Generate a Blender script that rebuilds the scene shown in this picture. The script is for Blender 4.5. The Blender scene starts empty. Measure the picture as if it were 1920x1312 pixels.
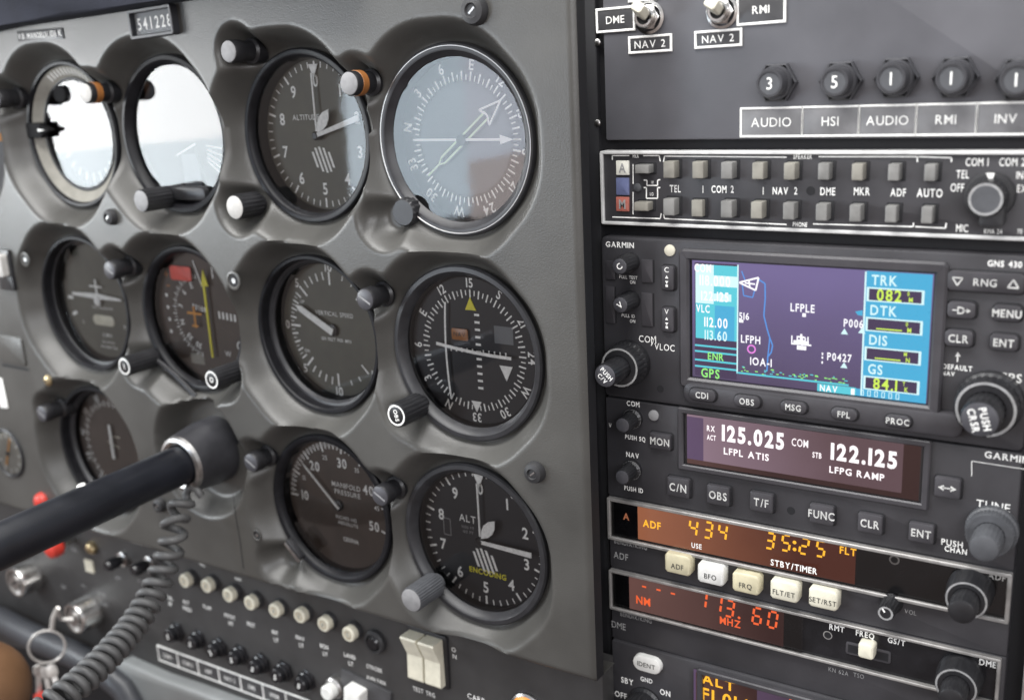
import bpy, math, random
from mathutils import Matrix, Vector
random.seed(7)
S = bpy.context.scene
COL = S.collection
PI = math.pi

# ------------------------------------------------------------------ camera
# millimetres in the radio plane: u right, v down, z into the panel; world = (u, z, -v) / 1000
FPX = 1980.32
RC = ((0.84616521, 0.04771542, 0.53078026), (0.09792146, 0.96510508, -0.24286533), (-0.52384715, 0.25747897, 0.81196598))
CC = (196.29, -32.99, -376.83)
cam_d = bpy.data.cameras.new('camera')
cam = bpy.data.objects.new('camera', cam_d)
COL.objects.link(cam)
S.camera = cam
cam_d.sensor_width = 36.0
cam_d.lens = FPX / 1920 * 36.0
cam_d.clip_start = 0.01
cam_d.clip_end = 50
def w3(u, v, z): return Vector((u, z, -v))
right = w3(*RC[0]); down = w3(*RC[1]); fwd = w3(*RC[2])
cm = Matrix.Identity(4)
for i, ax in enumerate((right, -down, -fwd)):
    ax.normalize()
    for j in range(3): cm[j][i] = ax[j]
cpos = w3(*CC) * 0.001
for j in range(3): cm[j][3] = cpos[j]
cam.matrix_world = cm
cam_d.dof.use_dof = True
cam_d.dof.focus_distance = 0.425
cam_d.dof.aperture_fstop = 8.0

# ------------------------------------------------------------------ world, lamps, exposure
W = bpy.data.worlds.new('World'); S.world = W; W.use_nodes = True
nt = W.node_tree; nt.nodes.clear()
wo = nt.nodes.new('ShaderNodeOutputWorld'); bg = nt.nodes.new('ShaderNodeBackground')
tc = nt.nodes.new('ShaderNodeTexCoord'); sx = nt.nodes.new('ShaderNodeSeparateXYZ')
mr = nt.nodes.new('ShaderNodeMapRange'); cr = nt.nodes.new('ShaderNodeValToRGB')
nt.links.new(tc.outputs['Generated'], sx.inputs[0]); nt.links.new(sx.outputs['Z'], mr.inputs[0])
mr.inputs[1].default_value = -1; mr.inputs[2].default_value = 1
nt.links.new(mr.outputs[0], cr.inputs[0]); nt.links.new(cr.outputs[0], bg.inputs[0]); nt.links.new(bg.outputs[0], wo.inputs[0])
el = cr.color_ramp.elements
el[0].position = 0.22; el[0].color = (0.22, 0.18, 0.17, 1)
el[1].position = 0.70; el[1].color = (0.74, 0.76, 0.80, 1)
e = el.new(0.47); e.color = (0.66, 0.57, 0.54, 1)
bg.inputs[1].default_value = 0.60

def area(name, loc, target, sx_, sy_, radiance, color):
    d = bpy.data.lights.new(name, 'AREA'); d.shape = 'RECTANGLE'; d.size = sx_; d.size_y = sy_
    d.energy = radiance * PI * sx_ * sy_          # watts for this radiance
    d.color = color
    o = bpy.data.objects.new(name, d); COL.objects.link(o); o.location = loc
    o.rotation_euler = (Vector(target) - Vector(loc)).to_track_quat('-Z', 'Y').to_euler()
    return o
def window(name, y0, y1, z0, z1, rad, col): area(name, (-0.72, (y0 + y1) / 2, (z0 + z1) / 2), (0.3, (y0 + y1) / 2, (z0 + z1) / 2), y0 - y1, z1 - z0, rad, col)
window('side_window_light', -0.22, -0.487, -0.024, 0.085, 14.5, (0.97, 0.99, 1.0))
window('side_horizon_light', -0.22, -0.487, -0.100, -0.024, 12.0, (0.86, 0.95, 1.0))
window('rear_window_light', -0.655, -0.915, -0.170, 0.085, 8.0, (0.74, 0.88, 1.0))
window('far_window_light', -0.915, -1.20, -0.095, 0.085, 7.6, (0.80, 0.87, 1.0))
window('far_pink_light', -0.915, -1.20, -0.180, -0.095, 4.4, (1.0, 0.88, 0.86))  # added lamp, puts a pinkish glow in the compass gauge reflection
area('overhead_light', (-0.16, -0.25, 0.48), (-0.12, 0.02, -0.03), 0.85, 0.24, 9.5, (1.0, 0.99, 0.97))  # unseen overhead lamp, set close so light falls off down the panel
area('right_window_light', (0.75, -0.85, 0.30), (0.0, 0.0, -0.05), 0.6, 0.5, 5.0, (0.97, 0.97, 1.0))
S.view_settings.view_transform = 'Standard'
S.view_settings.look = 'None'
S.view_settings.exposure = 0.45
S.view_settings.gamma = 1
S.render.engine = 'CYCLES'
S.cycles.max_bounces = 8
S.cycles.transparent_max_bounces = 12
S.cycles.caustics_reflective = False
S.cycles.caustics_refractive = False

# ------------------------------------------------------------------ frames
def frame(o, X, Z):
    X = Vector(X).normalized(); Z = Vector(Z).normalized()
    Y = Z.cross(X).normalized(); Z = X.cross(Y)
    m = Matrix.Identity(4)
    for i, ax in enumerate((X, Y, Z)):
        for j in range(3): m[j][i] = ax[j]
    for j in range(3): m[j][3] = o[j] * 0.001
    return m
a_, b_ = math.radians(1), math.radians(0)
FP = frame((0, -20, -100), (math.cos(a_), -math.sin(a_), 0),
           (-math.sin(a_) * math.cos(b_), -math.cos(a_) * math.cos(b_), -math.cos(a_) * math.sin(b_)))   # pilot's panel
FQ = frame((0, 0, 0), (1, 0, 0), (0, -1, 0))                                                              # radio stack
INV = {id(FP): FP.inverted(), id(FQ): FQ.inverted()}
def hit(F, px, py, h=0.0):
    """frame millimetres of the spot seen at photograph pixel (px, py), h mm in front of the frame's plane"""
    c = ((px - 960) / FPX, (py - 656) / FPX, 1.0)
    d = right * c[0] + down * c[1] + fwd * c[2]
    I = INV[id(F)]
    o = I @ cpos; dd = I.to_3x3() @ d
    s = (h * 0.001 - o.z) / dd.z
    p = o + dd * s
    return (p.x * 1000, p.y * 1000)
def P(px, py, h=0.0): return hit(FP, px, py, h)
def Q(px, py, h=0.0): return hit(FQ, px, py, h)

# ------------------------------------------------------------------ materials
MATS = {}
def mat(name, col, rough=0.5, metal=0.0, emit=None, es=0.0, noise=0.0, nscale=400, bump=0.0, bscale=2500, spec=0.5, wear=None, coat=0.0, wscale=None, wt=0.66):
    m = bpy.data.materials.new(name); m.use_nodes = True
    n = m.node_tree.nodes; l = m.node_tree.links
    b = n['Principled BSDF']
    b.inputs['Base Color'].default_value = (*col, 1)
    b.inputs['Roughness'].default_value = rough
    b.inputs['Metallic'].default_value = metal
    b.inputs['Specular IOR Level'].default_value = spec
    b.inputs['Coat Weight'].default_value = coat
    if emit:
        b.inputs['Emission Color'].default_value = (*emit, 1); b.inputs['Emission Strength'].default_value = es * 0.8
    t = n.new('ShaderNodeTexCoord')
    if noise > 0:
        q = n.new('ShaderNodeTexNoise'); q.inputs['Scale'].default_value = nscale; q.inputs['Detail'].default_value = 5
        l.new(t.outputs['Object'], q.inputs['Vector'])
        r = n.new('ShaderNodeMapRange'); r.inputs[1].default_value = 0.3; r.inputs[2].default_value = 0.7
        r.inputs[3].default_value = 1 - noise; r.inputs[4].default_value = 1 + noise
        l.new(q.outputs[0], r.inputs[0])
        mx = n.new('ShaderNodeMix'); mx.data_type = 'RGBA'; mx.blend_type = 'MULTIPLY'; mx.inputs[0].default_value = 1
        mx.inputs[6].default_value = (*col, 1)
        l.new(r.outputs[0], mx.inputs[7])
        out = mx.outputs[2]
        if wear:
            q2 = n.new('ShaderNodeTexNoise'); q2.inputs['Scale'].default_value = wscale or nscale * 2.3; q2.inputs['Detail'].default_value = 8
            q2.inputs['Roughness'].default_value = 0.75
            l.new(t.outputs['Object'], q2.inputs['Vector'])
            r2 = n.new('ShaderNodeMapRange'); r2.inputs[1].default_value = wt; r2.inputs[2].default_value = wt + 0.08
            l.new(q2.outputs[0], r2.inputs[0])
            m2 = n.new('ShaderNodeMix'); m2.data_type = 'RGBA'; m2.inputs[7].default_value = (*wear, 1)
            l.new(r2.outputs[0], m2.inputs[0]); l.new(out, m2.inputs[6]); out = m2.outputs[2]
        l.new(out, b.inputs['Base Color'])
        rr = n.new('ShaderNodeMapRange'); rr.inputs[3].default_value = max(0.02, rough - 0.09); rr.inputs[4].default_value = min(1, rough + 0.09)
        l.new(q.outputs[0], rr.inputs[0]); l.new(rr.outputs[0], b.inputs['Roughness'])
    if bump > 0:
        q = n.new('ShaderNodeTexNoise'); q.inputs['Scale'].default_value = bscale; q.inputs['Detail'].default_value = 2
        l.new(t.outputs['Object'], q.inputs['Vector'])
        bp = n.new('ShaderNodeBump'); bp.inputs['Strength'].default_value = bump; bp.inputs['Distance'].default_value = 0.0002
        l.new(q.outputs[0], bp.inputs['Height']); l.new(bp.outputs[0], b.inputs['Normal'])
    MATS[name] = m
    return m
def glass(name, rough, tint=(1, 1, 1), ior=1.5):
    m = bpy.data.materials.new(name); m.use_nodes = True
    n = m.node_tree.nodes; l = m.node_tree.links; n.clear()
    o = n.new('ShaderNodeOutputMaterial'); mx = n.new('ShaderNodeMixShader'); f = n.new('ShaderNodeFresnel')
    tr = n.new('ShaderNodeBsdfTransparent'); gl = n.new('ShaderNodeBsdfGlossy')
    f.inputs[0].default_value = ior; gl.inputs['Roughness'].default_value = rough
    tr.inputs[0].default_value = (*tint, 1)
    t = n.new('ShaderNodeTexCoord'); q = n.new('ShaderNodeTexNoise'); q.inputs['Scale'].default_value = 60
    l.new(t.outputs['Object'], q.inputs['Vector'])
    bp = n.new('ShaderNodeBump'); bp.inputs['Strength'].default_value = 0.05; bp.inputs['Distance'].default_value = 0.0004
    l.new(q.outputs[0], bp.inputs['Height']); l.new(bp.outputs[0], gl.inputs['Normal'])
    l.new(f.outputs[0], mx.inputs[0]); l.new(tr.outputs[0], mx.inputs[1]); l.new(gl.outputs[0], mx.inputs[2]); l.new(mx.outputs[0], o.inputs[0])
    MATS[name] = m
mat('panel_grey', (0.063, 0.0615, 0.057), 0.38, noise=0.20, nscale=24, bump=0.38, bscale=1700, wear=(0.15, 0.147, 0.135), wscale=260, wt=0.70)
mat('sub_grey', (0.045, 0.044, 0.044), 0.5, noise=0.15, nscale=60, bump=0.4, bscale=1500)
mat('upper_grey', (0.092, 0.092, 0.102), 0.43, noise=0.18, nscale=30, wear=(0.16, 0.16, 0.165), wscale=240, wt=0.72, bump=0.3, bscale=2200)
mat('radio_black', (0.040, 0.039, 0.043), 0.40, noise=0.22, nscale=45, wear=(0.085, 0.083, 0.085), wscale=330, wt=0.70, bump=0.35, bscale=3000)
mat('radio_raised', (0.046, 0.044, 0.049), 0.38, noise=0.22, nscale=60, wear=(0.10, 0.10, 0.10), wscale=380, wt=0.69, bump=0.25, bscale=3000)
mat('cavity_black', (0.006, 0.006, 0.008), 0.7, noise=0.2, nscale=100)
mat('black_plastic', (0.017, 0.017, 0.019), 0.36, noise=0.25, nscale=150, bump=0.15, bscale=2500)
mat('black_gloss', (0.012, 0.012, 0.014), 0.18, noise=0.25, nscale=150)
mat('dark_rubber', (0.028, 0.028, 0.030), 0.55, noise=0.25, nscale=150, bump=0.3, bscale=2000)
mat('knob_grey', (0.075, 0.078, 0.085), 0.45, noise=0.15, nscale=200, bump=0.2, bscale=2500)
mat('cap_grey', (0.25, 0.25, 0.255), 0.6, noise=0.15, nscale=250, bump=0.1, spec=0.3)
mat('cap_dark', (0.06, 0.06, 0.068), 0.4, noise=0.15, nscale=250, bump=0.1)
mat('cap_white', (0.45, 0.44, 0.42), 0.6, noise=0.12, nscale=300)
mat('legend_white', (0.90, 0.90, 0.87), 0.55, noise=0.12, nscale=600)
mat('legend_soft', (0.55, 0.55, 0.53), 0.55, noise=0.25, nscale=500)
mat('legend_dim', (0.30, 0.30, 0.30), 0.55, noise=0.2, nscale=600)
mat('legend_black', (0.05, 0.05, 0.045), 0.6, noise=0.1)
mat('dial_black', (0.018, 0.018, 0.021), 0.6, noise=0.2, nscale=120)
mat('dial_olive_veil', (0.12, 0.115, 0.092), 0.6, noise=0.15, nscale=60)  # olive haze of the glass reflection painted into the dial colour
mat('dial_brown_veil', (0.075, 0.055, 0.044), 0.6, noise=0.2, nscale=60)  # black dials, with the brown reflection in the glass painted in
mat('dial_grey', (0.16, 0.17, 0.18), 0.6, noise=0.1, nscale=60)
mat('dial_tan', (0.24, 0.23, 0.20), 0.5, noise=0.15, nscale=120)
mat('bezel_black', (0.010, 0.010, 0.012), 0.42, spec=0.2, noise=0.25, nscale=150)
mat('bezel_grey', (0.028, 0.028, 0.031), 0.4, spec=0.4, noise=0.2, nscale=150)
mat('bezel_chrome', (0.30, 0.29, 0.28), 0.35, metal=0.9, noise=0.15, nscale=200)
mat('chrome', (0.72, 0.71, 0.69), 0.22, metal=1.0, noise=0.12, nscale=300)
mat('steel', (0.45, 0.44, 0.43), 0.34, metal=1.0, noise=0.2, nscale=300)
mat('brass', (0.55, 0.44, 0.26), 0.35, metal=1.0, noise=0.2, nscale=300)
mat('silver_edge', (0.58, 0.58, 0.57), 0.38, metal=0.0, noise=0.15, nscale=250, wear=(0.2, 0.2, 0.2))
mat('dull_edge', (0.30, 0.29, 0.28), 0.40, metal=0.3, noise=0.2, nscale=250, wear=(0.08, 0.08, 0.08))
mat('ivory', (0.68, 0.65, 0.53), 0.4, noise=0.10, nscale=200)
mat('ivory_warm', (0.60, 0.55, 0.38), 0.4, noise=0.10, nscale=200)
mat('button_warm', (0.235, 0.225, 0.195), 0.42, noise=0.22, nscale=130)
mat('button_white', (0.74, 0.74, 0.71), 0.4, noise=0.08, nscale=200)
mat('button_grey', (0.20, 0.198, 0.19), 0.4, noise=0.22, nscale=130)
mat('amber', (0.34, 0.135, 0.04), 0.35, noise=0.15, nscale=300)
mat('red_plastic', (0.55, 0.045, 0.03), 0.35, noise=0.12, nscale=200)
mat('flag_red', (0.85, 0.12, 0.09), 0.55, noise=0.1, nscale=200)
mat('needle_yellow', (0.80, 0.72, 0.04), 0.5, noise=0.06)
mat('needle_orange', (0.70, 0.30, 0.04), 0.5, noise=0.06)
mat('lime_paint', (0.62, 0.72, 0.50), 0.5, noise=0.06)
mat('lens_white', (0.70, 0.69, 0.62), 0.3, noise=0.08)
mat('lens_blue', (0.13, 0.15, 0.27), 0.3, noise=0.08)
mat('lens_red', (0.42, 0.14, 0.11), 0.3, noise=0.08)
mat('foil_plate', (0.17, 0.17, 0.175), 0.38, metal=0.0, noise=0.25, nscale=90, bump=0.5, bscale=160, wear=(0.34, 0.33, 0.32))
mat('plate_black', (0.05, 0.05, 0.053), 0.4, noise=0.2, nscale=100)
mat('tan_matte', (0.20, 0.105, 0.052), 0.55, noise=0.15, nscale=40, bump=0.3, bscale=800)
mat('trim_grey', (0.04, 0.042, 0.048), 0.4, noise=0.15, nscale=40, bump=0.2, bscale=900)
mat('cover_grey', (0.22, 0.23, 0.23), 0.45, noise=0.12, nscale=30, bump=0.2, bscale=1200)
mat('shield_blue', (0.022, 0.024, 0.034), 0.85, spec=0.2, noise=0.2, nscale=60, bump=0.6, bscale=900)
mat('shaft_blue', (0.010, 0.011, 0.015), 0.32, spec=0.4, wear=(0.05, 0.05, 0.055), wscale=120, wt=0.70, noise=0.25, nscale=60, bump=0.1, bscale=1500)
mat('cable_grey', (0.085, 0.085, 0.085), 0.5, noise=0.2, nscale=150, bump=0.2, bscale=2000)
mat('key_metal', (0.62, 0.60, 0.57), 0.35, metal=0.5, noise=0.15, nscale=250)
mat('collar_black', (0.030, 0.030, 0.034), 0.36, noise=0.25, nscale=90, bump=0.2, bscale=1500)
mat('dial_mark', (0.90, 0.90, 0.87), 0.6)
mat('paint_chip', (0.62, 0.62, 0.60), 0.5, noise=0.2, nscale=300)
def grad(name, c0, c1, p0, p1, axis=0, base=(0.02, 0.012, 0.012), nz=0.25):
    """a lit display with reflection haze painted into its glow, graded along one axis (metres in the object's own space)"""
    m = mat(name, base, 0.3, emit=c0, es=1.0)
    n = m.node_tree.nodes; l = m.node_tree.links; b = n['Principled BSDF']
    t = n.new('ShaderNodeTexCoord'); sp = n.new('ShaderNodeSeparateXYZ'); l.new(t.outputs['Object'], sp.inputs[0])
    r = n.new('ShaderNodeMapRange'); r.inputs[1].default_value = p0; r.inputs[2].default_value = p1; l.new(sp.outputs[axis], r.inputs[0])
    q = n.new('ShaderNodeTexNoise'); q.inputs['Scale'].default_value = 45; l.new(t.outputs['Object'], q.inputs['Vector'])
    ad = n.new('ShaderNodeMath'); ad.operation = 'MULTIPLY_ADD'; ad.inputs[1].default_value = nz; l.new(q.outputs[0], ad.inputs[0]); l.new(r.outputs[0], ad.inputs[2])
    mx = n.new('ShaderNodeMix'); mx.data_type = 'RGBA'; mx.inputs[6].default_value = (*c0, 1); mx.inputs[7].default_value = (*c1, 1)
    l.new(ad.outputs[0], mx.inputs[0]); l.new(mx.outputs[2], b.inputs['Emission Color'])
# lit screens and lamps
grad('lcd_purple', (0.062, 0.046, 0.092), (0.155, 0.125, 0.285), -0.022, 0.030, 1)
mat('lcd_cyan', (0.01, 0.03, 0.04), 0.3, emit=(0.10, 0.58, 0.68), es=1.0, noise=0.1)
mat('lcd_blue', (0.01, 0.03, 0.04), 0.3, emit=(0.06, 0.40, 0.66), es=1.0, noise=0.1)
mat('lcd_pale', (0.02, 0.02, 0.02), 0.3, emit=(0.66, 0.92, 0.95), es=1.0, noise=0.1)
mat('lcd_white', (0.02, 0.02, 0.02), 0.3, emit=(0.93, 0.92, 0.97), es=1.1, noise=0.1)
mat('lcd_dark', (0.01, 0.01, 0.015), 0.3, emit=(0.055, 0.035, 0.085), es=1.0, noise=0.1)
mat('lcd_yellow', (0.02, 0.02, 0.01), 0.3, emit=(0.62, 0.86, 0.10), es=1.0, noise=0.1)
mat('lcd_green', (0.02, 0.02, 0.01), 0.3, emit=(0.30, 0.85, 0.20), es=1.0, noise=0.1)
mat('lcd_line', (0.02, 0.02, 0.01), 0.3, emit=(0.09, 0.28, 0.72), es=1.0, noise=0.1)
mat('lcd_pink', (0.02, 0.02, 0.01), 0.3, emit=(0.85, 0.25, 0.80), es=1.0, noise=0.1)
grad('vfd_back', (0.29, 0.20, 0.26), (0.10, 0.058, 0.068), -0.052, 0.028)
grad('vfd_edge', (0.11, 0.07, 0.15), (0.05, 0.03, 0.045), -0.050, 0.030)
mat('vfd_white', (0.02, 0.02, 0.02), 0.3, emit=(0.95, 0.88, 0.90), es=1.3, noise=0.1)
grad('gas_back', (0.33, 0.12, 0.06), (0.06, 0.014, 0.007), -0.066, 0.012)
grad('gas_dim', (0.15, 0.075, 0.065), (0.028, 0.010, 0.009), -0.075, 0.0)
mat('gas_amber', (0.02, 0.01, 0.01), 0.3, emit=(1.0, 0.48, 0.03), es=1.15, noise=0.1)
mat('gas_red', (0.02, 0.01, 0.01), 0.3, emit=(0.90, 0.13, 0.035), es=1.0, noise=0.1)
mat('lamp_orange', (0.5, 0.2, 0.05), 0.3, emit=(1.0, 0.35, 0.05), es=0.7, noise=0.1)
glass('cover_glass', 0.035)
glass('dull_glass', 0.12, ior=1.15)
mat('matte_black', (0.012, 0.012, 0.013), 0.8, spec=0.15, noise=0.2)
mat('breaker_grey', (0.045, 0.045, 0.05), 0.42, noise=0.2, nscale=150, bump=0.15)
glass('cover_glass_soft', 0.05)
glass('window_glass', 0.10)

# ------------------------------------------------------------------ glyphs (Blender's own built-in font)
CH = 'ABCDEFGHIJKLMNOPQRSTUVWXYZ0123456789./-:,+'
GL = {}
def make_glyphs():
    tmp = []
    for bold in (0, 1, 2):
        for ch in CH:
            c = bpy.data.curves.new('glyph', 'FONT'); c.body = ch; c.size = 1; c.resolution_u = 3; c.offset = (0.004, 0.022, 0.04)[bold]
            o = bpy.data.objects.new('glyph', c); COL.objects.link(o); tmp.append((bold, ch, o))
    dg = bpy.context.evaluated_depsgraph_get(); dg.update()
    for bold, ch, o in tmp:
        me = bpy.data.meshes.new_from_object(o.evaluated_get(dg))
        vs = [(v.co.x, v.co.y) for v in me.vertices]; fs = [tuple(p.vertices) for p in me.polygons]
        GL[(bold, ch)] = (vs, fs, min(v[0] for v in vs), max(v[0] for v in vs), max(v[1] for v in vs))
        bpy.data.meshes.remove(me)
    for bold, ch, o in tmp:
        c = o.data; bpy.data.objects.remove(o); bpy.data.curves.remove(c)
make_glyphs()
CAP = GL[(0, 'H')][4]

# ------------------------------------------------------------------ mesh builder
ORIG = {}
class MB:
    def __init__(s): s.v = []; s.f = []; s.m = []; s.keys = []; s.M = Matrix.Identity(4); s.cur = 0
    def mat(s, k):
        if k not in s.keys: s.keys.append(k)
        s.cur = s.keys.index(k); return s
    def at(s, x=0, y=0, z=0, rz=0, rx=0, ry=0):
        s.M = Matrix.Translation((x, y, z)) @ Matrix.Rotation(rz, 4, 'Z') @ Matrix.Rotation(ry, 4, 'Y') @ Matrix.Rotation(rx, 4, 'X'); return s
    def add(s, vs, fs):
        b = len(s.v)
        for v in vs: s.v.append(s.M @ Vector(v))
        for f in fs: s.f.append(tuple(i + b for i in f)); s.m.append(s.cur)
        return s
    def quad(s, x0, y0, x1, y1, z=0.0): return s.add([(x0, y0, z), (x1, y0, z), (x1, y1, z), (x0, y1, z)], [(0, 1, 2, 3)])
    def flat(s, pts, z=0.0): return s.add([(p[0], p[1], z) for p in pts], [tuple(range(len(pts)))])
    def prism(s, pts, z0, z1, bev=0.0):
        """outline (counter-clockwise) pushed out from z0 to z1 with an optional chamfer round the front"""
        n = len(pts); cx = sum(p[0] for p in pts) / n; cy = sum(p[1] for p in pts) / n
        def ins(k):
            o = []
            for p in pts:
                d = math.hypot(p[0] - cx, p[1] - cy) or 1
                o.append((p[0] - (p[0] - cx) / d * k, p[1] - (p[1] - cy) / d * k))
            return o
        L = [[(p[0], p[1], z0) for p in pts]]
        if bev > 0:
            L.append([(p[0], p[1], z1 - bev) for p in pts])
            L.append([(p[0], p[1], z1 - bev * 0.3) for p in ins(bev * 0.3)])
            L.append([(p[0], p[1], z1) for p in ins(bev)])
        else: L.append([(p[0], p[1], z1) for p in pts])
        vs = [v for l in L for v in l]; fs = []
        for k in range(len(L) - 1):
            for i in range(n): fs.append((k * n + i, k * n + (i + 1) % n, (k + 1) * n + (i + 1) % n, (k + 1) * n + i))
        fs.append(tuple((len(L) - 1) * n + i for i in range(n)))
        fs.append(tuple(n - 1 - i for i in range(n)))
        return s.add(vs, fs)
    def rbox(s, cx, cy, w, h, r, z0, z1, bev=0.4, seg=4):
        r = min(r, w / 2 - 1e-3, h / 2 - 1e-3)
        def ring(k, z):
            o = []
            rr = max(r - k, 0.02)
            for q, (sx_, sy_) in enumerate(((1, 1), (-1, 1), (-1, -1), (1, -1))):
                for i in range(seg + 1):
                    a = PI / 2 * (q + i / seg)
                    o.append((cx + sx_ * (w / 2 - k - rr) + rr * math.cos(a), cy + sy_ * (h / 2 - k - rr) + rr * math.sin(a), z))
            return o
        L = [ring(0, z0)]
        if bev > 0: L += [ring(0, z1 - bev), ring(bev * 0.3, z1 - bev * 0.3), ring(bev, z1)]
        else: L.append(ring(0, z1))
        n = len(L[0]); vs = [v for l in L for v in l]; fs = []
        for k in range(len(L) - 1):
            for i in range(n): fs.append((k * n + i, k * n + (i + 1) % n, (k + 1) * n + (i + 1) % n, (k + 1) * n + i))
        fs.append(tuple((len(L) - 1) * n + i for i in range(n)))
        fs.append(tuple(n - 1 - i for i in range(n)))
        return s.add(vs, fs)
    def rframe(s, cx, cy, w, h, t, r, z0, z1):
        """a raised rectangular border, t mm wide"""
        def ring(k, z, seg=3):
            o = []; rr = max(r - k, 0.05)
            for q, (sx_, sy_) in enumerate(((1, 1), (-1, 1), (-1, -1), (1, -1))):
                for i in range(seg + 1):
                    a = PI / 2 * (q + i / seg)
                    o.append((cx + sx_ * (w / 2 - k - rr) + rr * math.cos(a), cy + sy_ * (h / 2 - k - rr) + rr * math.sin(a), z))
            return o
        L = [ring(0, z0), ring(0, z1 - t * 0.2), ring(t * 0.2, z1), ring(t * 0.8, z1), ring(t, z1 - t * 0.2), ring(t, z0)]
        n = len(L[0]); vs = [v for l in L for v in l]; fs = []
        for k in range(len(L) - 1):
            for i in range(n): fs.append((k * n + i, k * n + (i + 1) % n, (k + 1) * n + (i + 1) % n, (k + 1) * n + i))
        return s.add(vs, fs)
    def lathe(s, prof, seg=40, flutes=0, amp=0.0, fl=None, cap0=False, cap1=True):
        """profile [(radius, z)] turned round z; points whose index is in fl carry flutes"""
        if flutes: seg = flutes * 4
        vs = []; fs = []; n = seg
        for k, (r, z) in enumerate(prof):
            for i in range(n):
                a = 2 * PI * i / n
                rr = r
                if flutes and (fl is None or k in fl): rr = r - amp * (0.5 - 0.5 * math.cos(a * flutes)) ** 1.5
                vs.append((rr * math.cos(a), rr * math.sin(a), z))
        for k in range(len(prof) - 1):
            for i in range(n): fs.append((k * n + i, k * n + (i + 1) % n, (k + 1) * n + (i + 1) % n, (k + 1) * n + i))
        if cap1: fs.append(tuple((len(prof) - 1) * n + i for i in range(n)))
        if cap0: fs.append(tuple(n - 1 - i for i in range(n)))
        return s.add(vs, fs)
    def disc(s, r, z, seg=48): return s.add([(r * math.cos(2 * PI * i / seg), r * math.sin(2 * PI * i / seg), z) for i in range(seg)], [tuple(range(seg))])
    def annulus(s, r0, r1, z, a0=0, a1=360, seg=64):
        """clockwise from the top, degrees"""
        vs = []; fs = []
        for i in range(seg + 1):
            a = math.radians(a0 + (a1 - a0) * i / seg)
            vs += [(r0 * math.sin(a), r0 * math.cos(a), z), (r1 * math.sin(a), r1 * math.cos(a), z)]
        for i in range(seg): fs.append((2 * i, 2 * i + 1, 2 * i + 3, 2 * i + 2))
        return s.add(vs, fs)
    def ticks(s, r0, r1, angles, w, z):
        for A in angles:
            a = math.radians(A); ux, uy = math.sin(a), math.cos(a); px, py = uy, -ux
            s.add([(r0 * ux - px * w / 2, r0 * uy - py * w / 2, z), (r0 * ux + px * w / 2, r0 * uy + py * w / 2, z),
                   (r1 * ux + px * w / 2, r1 * uy + py * w / 2, z), (r1 * ux - px * w / 2, r1 * uy - py * w / 2, z)], [(0, 1, 2, 3)])
        return s
    def line(s, p0, p1, w, z):
        d = Vector((p1[0] - p0[0], p1[1] - p0[1])); 
        if d.length < 1e-6: return s
        d.normalize(); q = (-d.y * w / 2, d.x * w / 2)
        return s.add([(p0[0] - q[0], p0[1] - q[1], z), (p1[0] - q[0], p1[1] - q[1], z), (p1[0] + q[0], p1[1] + q[1], z), (p0[0] + q[0], p0[1] + q[1], z)], [(0, 1, 2, 3)])
    def path(s, pts, w, z):
        for a, b in zip(pts, pts[1:]): s.line(a, b, w, z)
        return s
    def text(s, t, x, y, h, z, bold=0, sx_=1.0, rot=0.0, al='c', gap=0.14):
        k = h / CAP; X = 0; put = []
        for ch in t:
            if ch == ' ': X += 0.42; continue
            g = GL[(bold, ch)]; put.append((g, X - g[2])); X += (g[3] - g[2]) + gap
        wd = (X - gap) * k * sx_
        off = {'c': -wd / 2, 'l': 0, 'r': -wd}[al]
        ca, sa = math.cos(rot), math.sin(rot)
        for g, gx in put:
            vs = []
            for vx, vy in g[0]:
                a = off + (vx + gx) * k * sx_; b = vy * k - h / 2
                vs.append((x + a * ca - b * sa, y + a * sa + b * ca, z))
            s.add(vs, g[1])
        return s
    def seg7(s, ch, x, y, w, h, t, z, slant=0.12):
        segs = {'0': 'abcdef', '1': 'bc', '2': 'abged', '3': 'abgcd', '4': 'fgbc', '5': 'afgcd', '6': 'afgedc', '7': 'abc', '8': 'abcdefg', '9': 'abcdfg', '-': 'g'}[ch]
        P_ = {'a': ((-w/2, h/2), (w/2, h/2)), 'b': ((w/2, h/2), (w/2, 0)), 'c': ((w/2, 0), (w/2, -h/2)), 'd': ((-w/2, -h/2), (w/2, -h/2)),
              'e': ((-w/2, 0), (-w/2, -h/2)), 'f': ((-w/2, h/2), (-w/2, 0)), 'g': ((-w/2, 0), (w/2, 0))}
        for k in segs:
            (x0, y0), (x1, y1) = P_[k]
            d = math.hypot(x1 - x0, y1 - y0); g = t * 0.55
            ax, ay = (x1 - x0) / d * g, (y1 - y0) / d * g
            s.line((x + x0 + ax + slant * (y0 + ay), y + y0 + ay), (x + x1 - ax + slant * (y1 - ay), y + y1 - ay), t, z)
        return s
    def tube(s, pts, r, seg=10, cap=True):
        pts = [Vector(p) for p in pts]; n = len(pts)
        T = [(pts[min(i + 1, n - 1)] - pts[max(i - 1, 0)]).normalized() for i in range(n)]
        up = Vector((0, 0, 1)) if abs(T[0].z) < 0.9 else Vector((1, 0, 0))
        N = (up - T[0] * up.dot(T[0])).normalized(); vs = []; fs = []
        for i in range(n):
            N = (N - T[i] * N.dot(T[i])).normalized(); B = T[i].cross(N)
            ri = r[i] if isinstance(r, (list, tuple)) else r
            for k in range(seg):
                a = 2 * PI * k / seg; vs.append(pts[i] + N * (ri * math.cos(a)) + B * (ri * math.sin(a)))
        for i in range(n - 1):
            for k in range(seg): fs.append((i * seg + k, i * seg + (k + 1) % seg, (i + 1) * seg + (k + 1) % seg, (i + 1) * seg + k))
        if cap: fs.append(tuple(range(seg))[::-1]); fs.append(tuple((n - 1) * seg + k for k in range(seg)))
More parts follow.
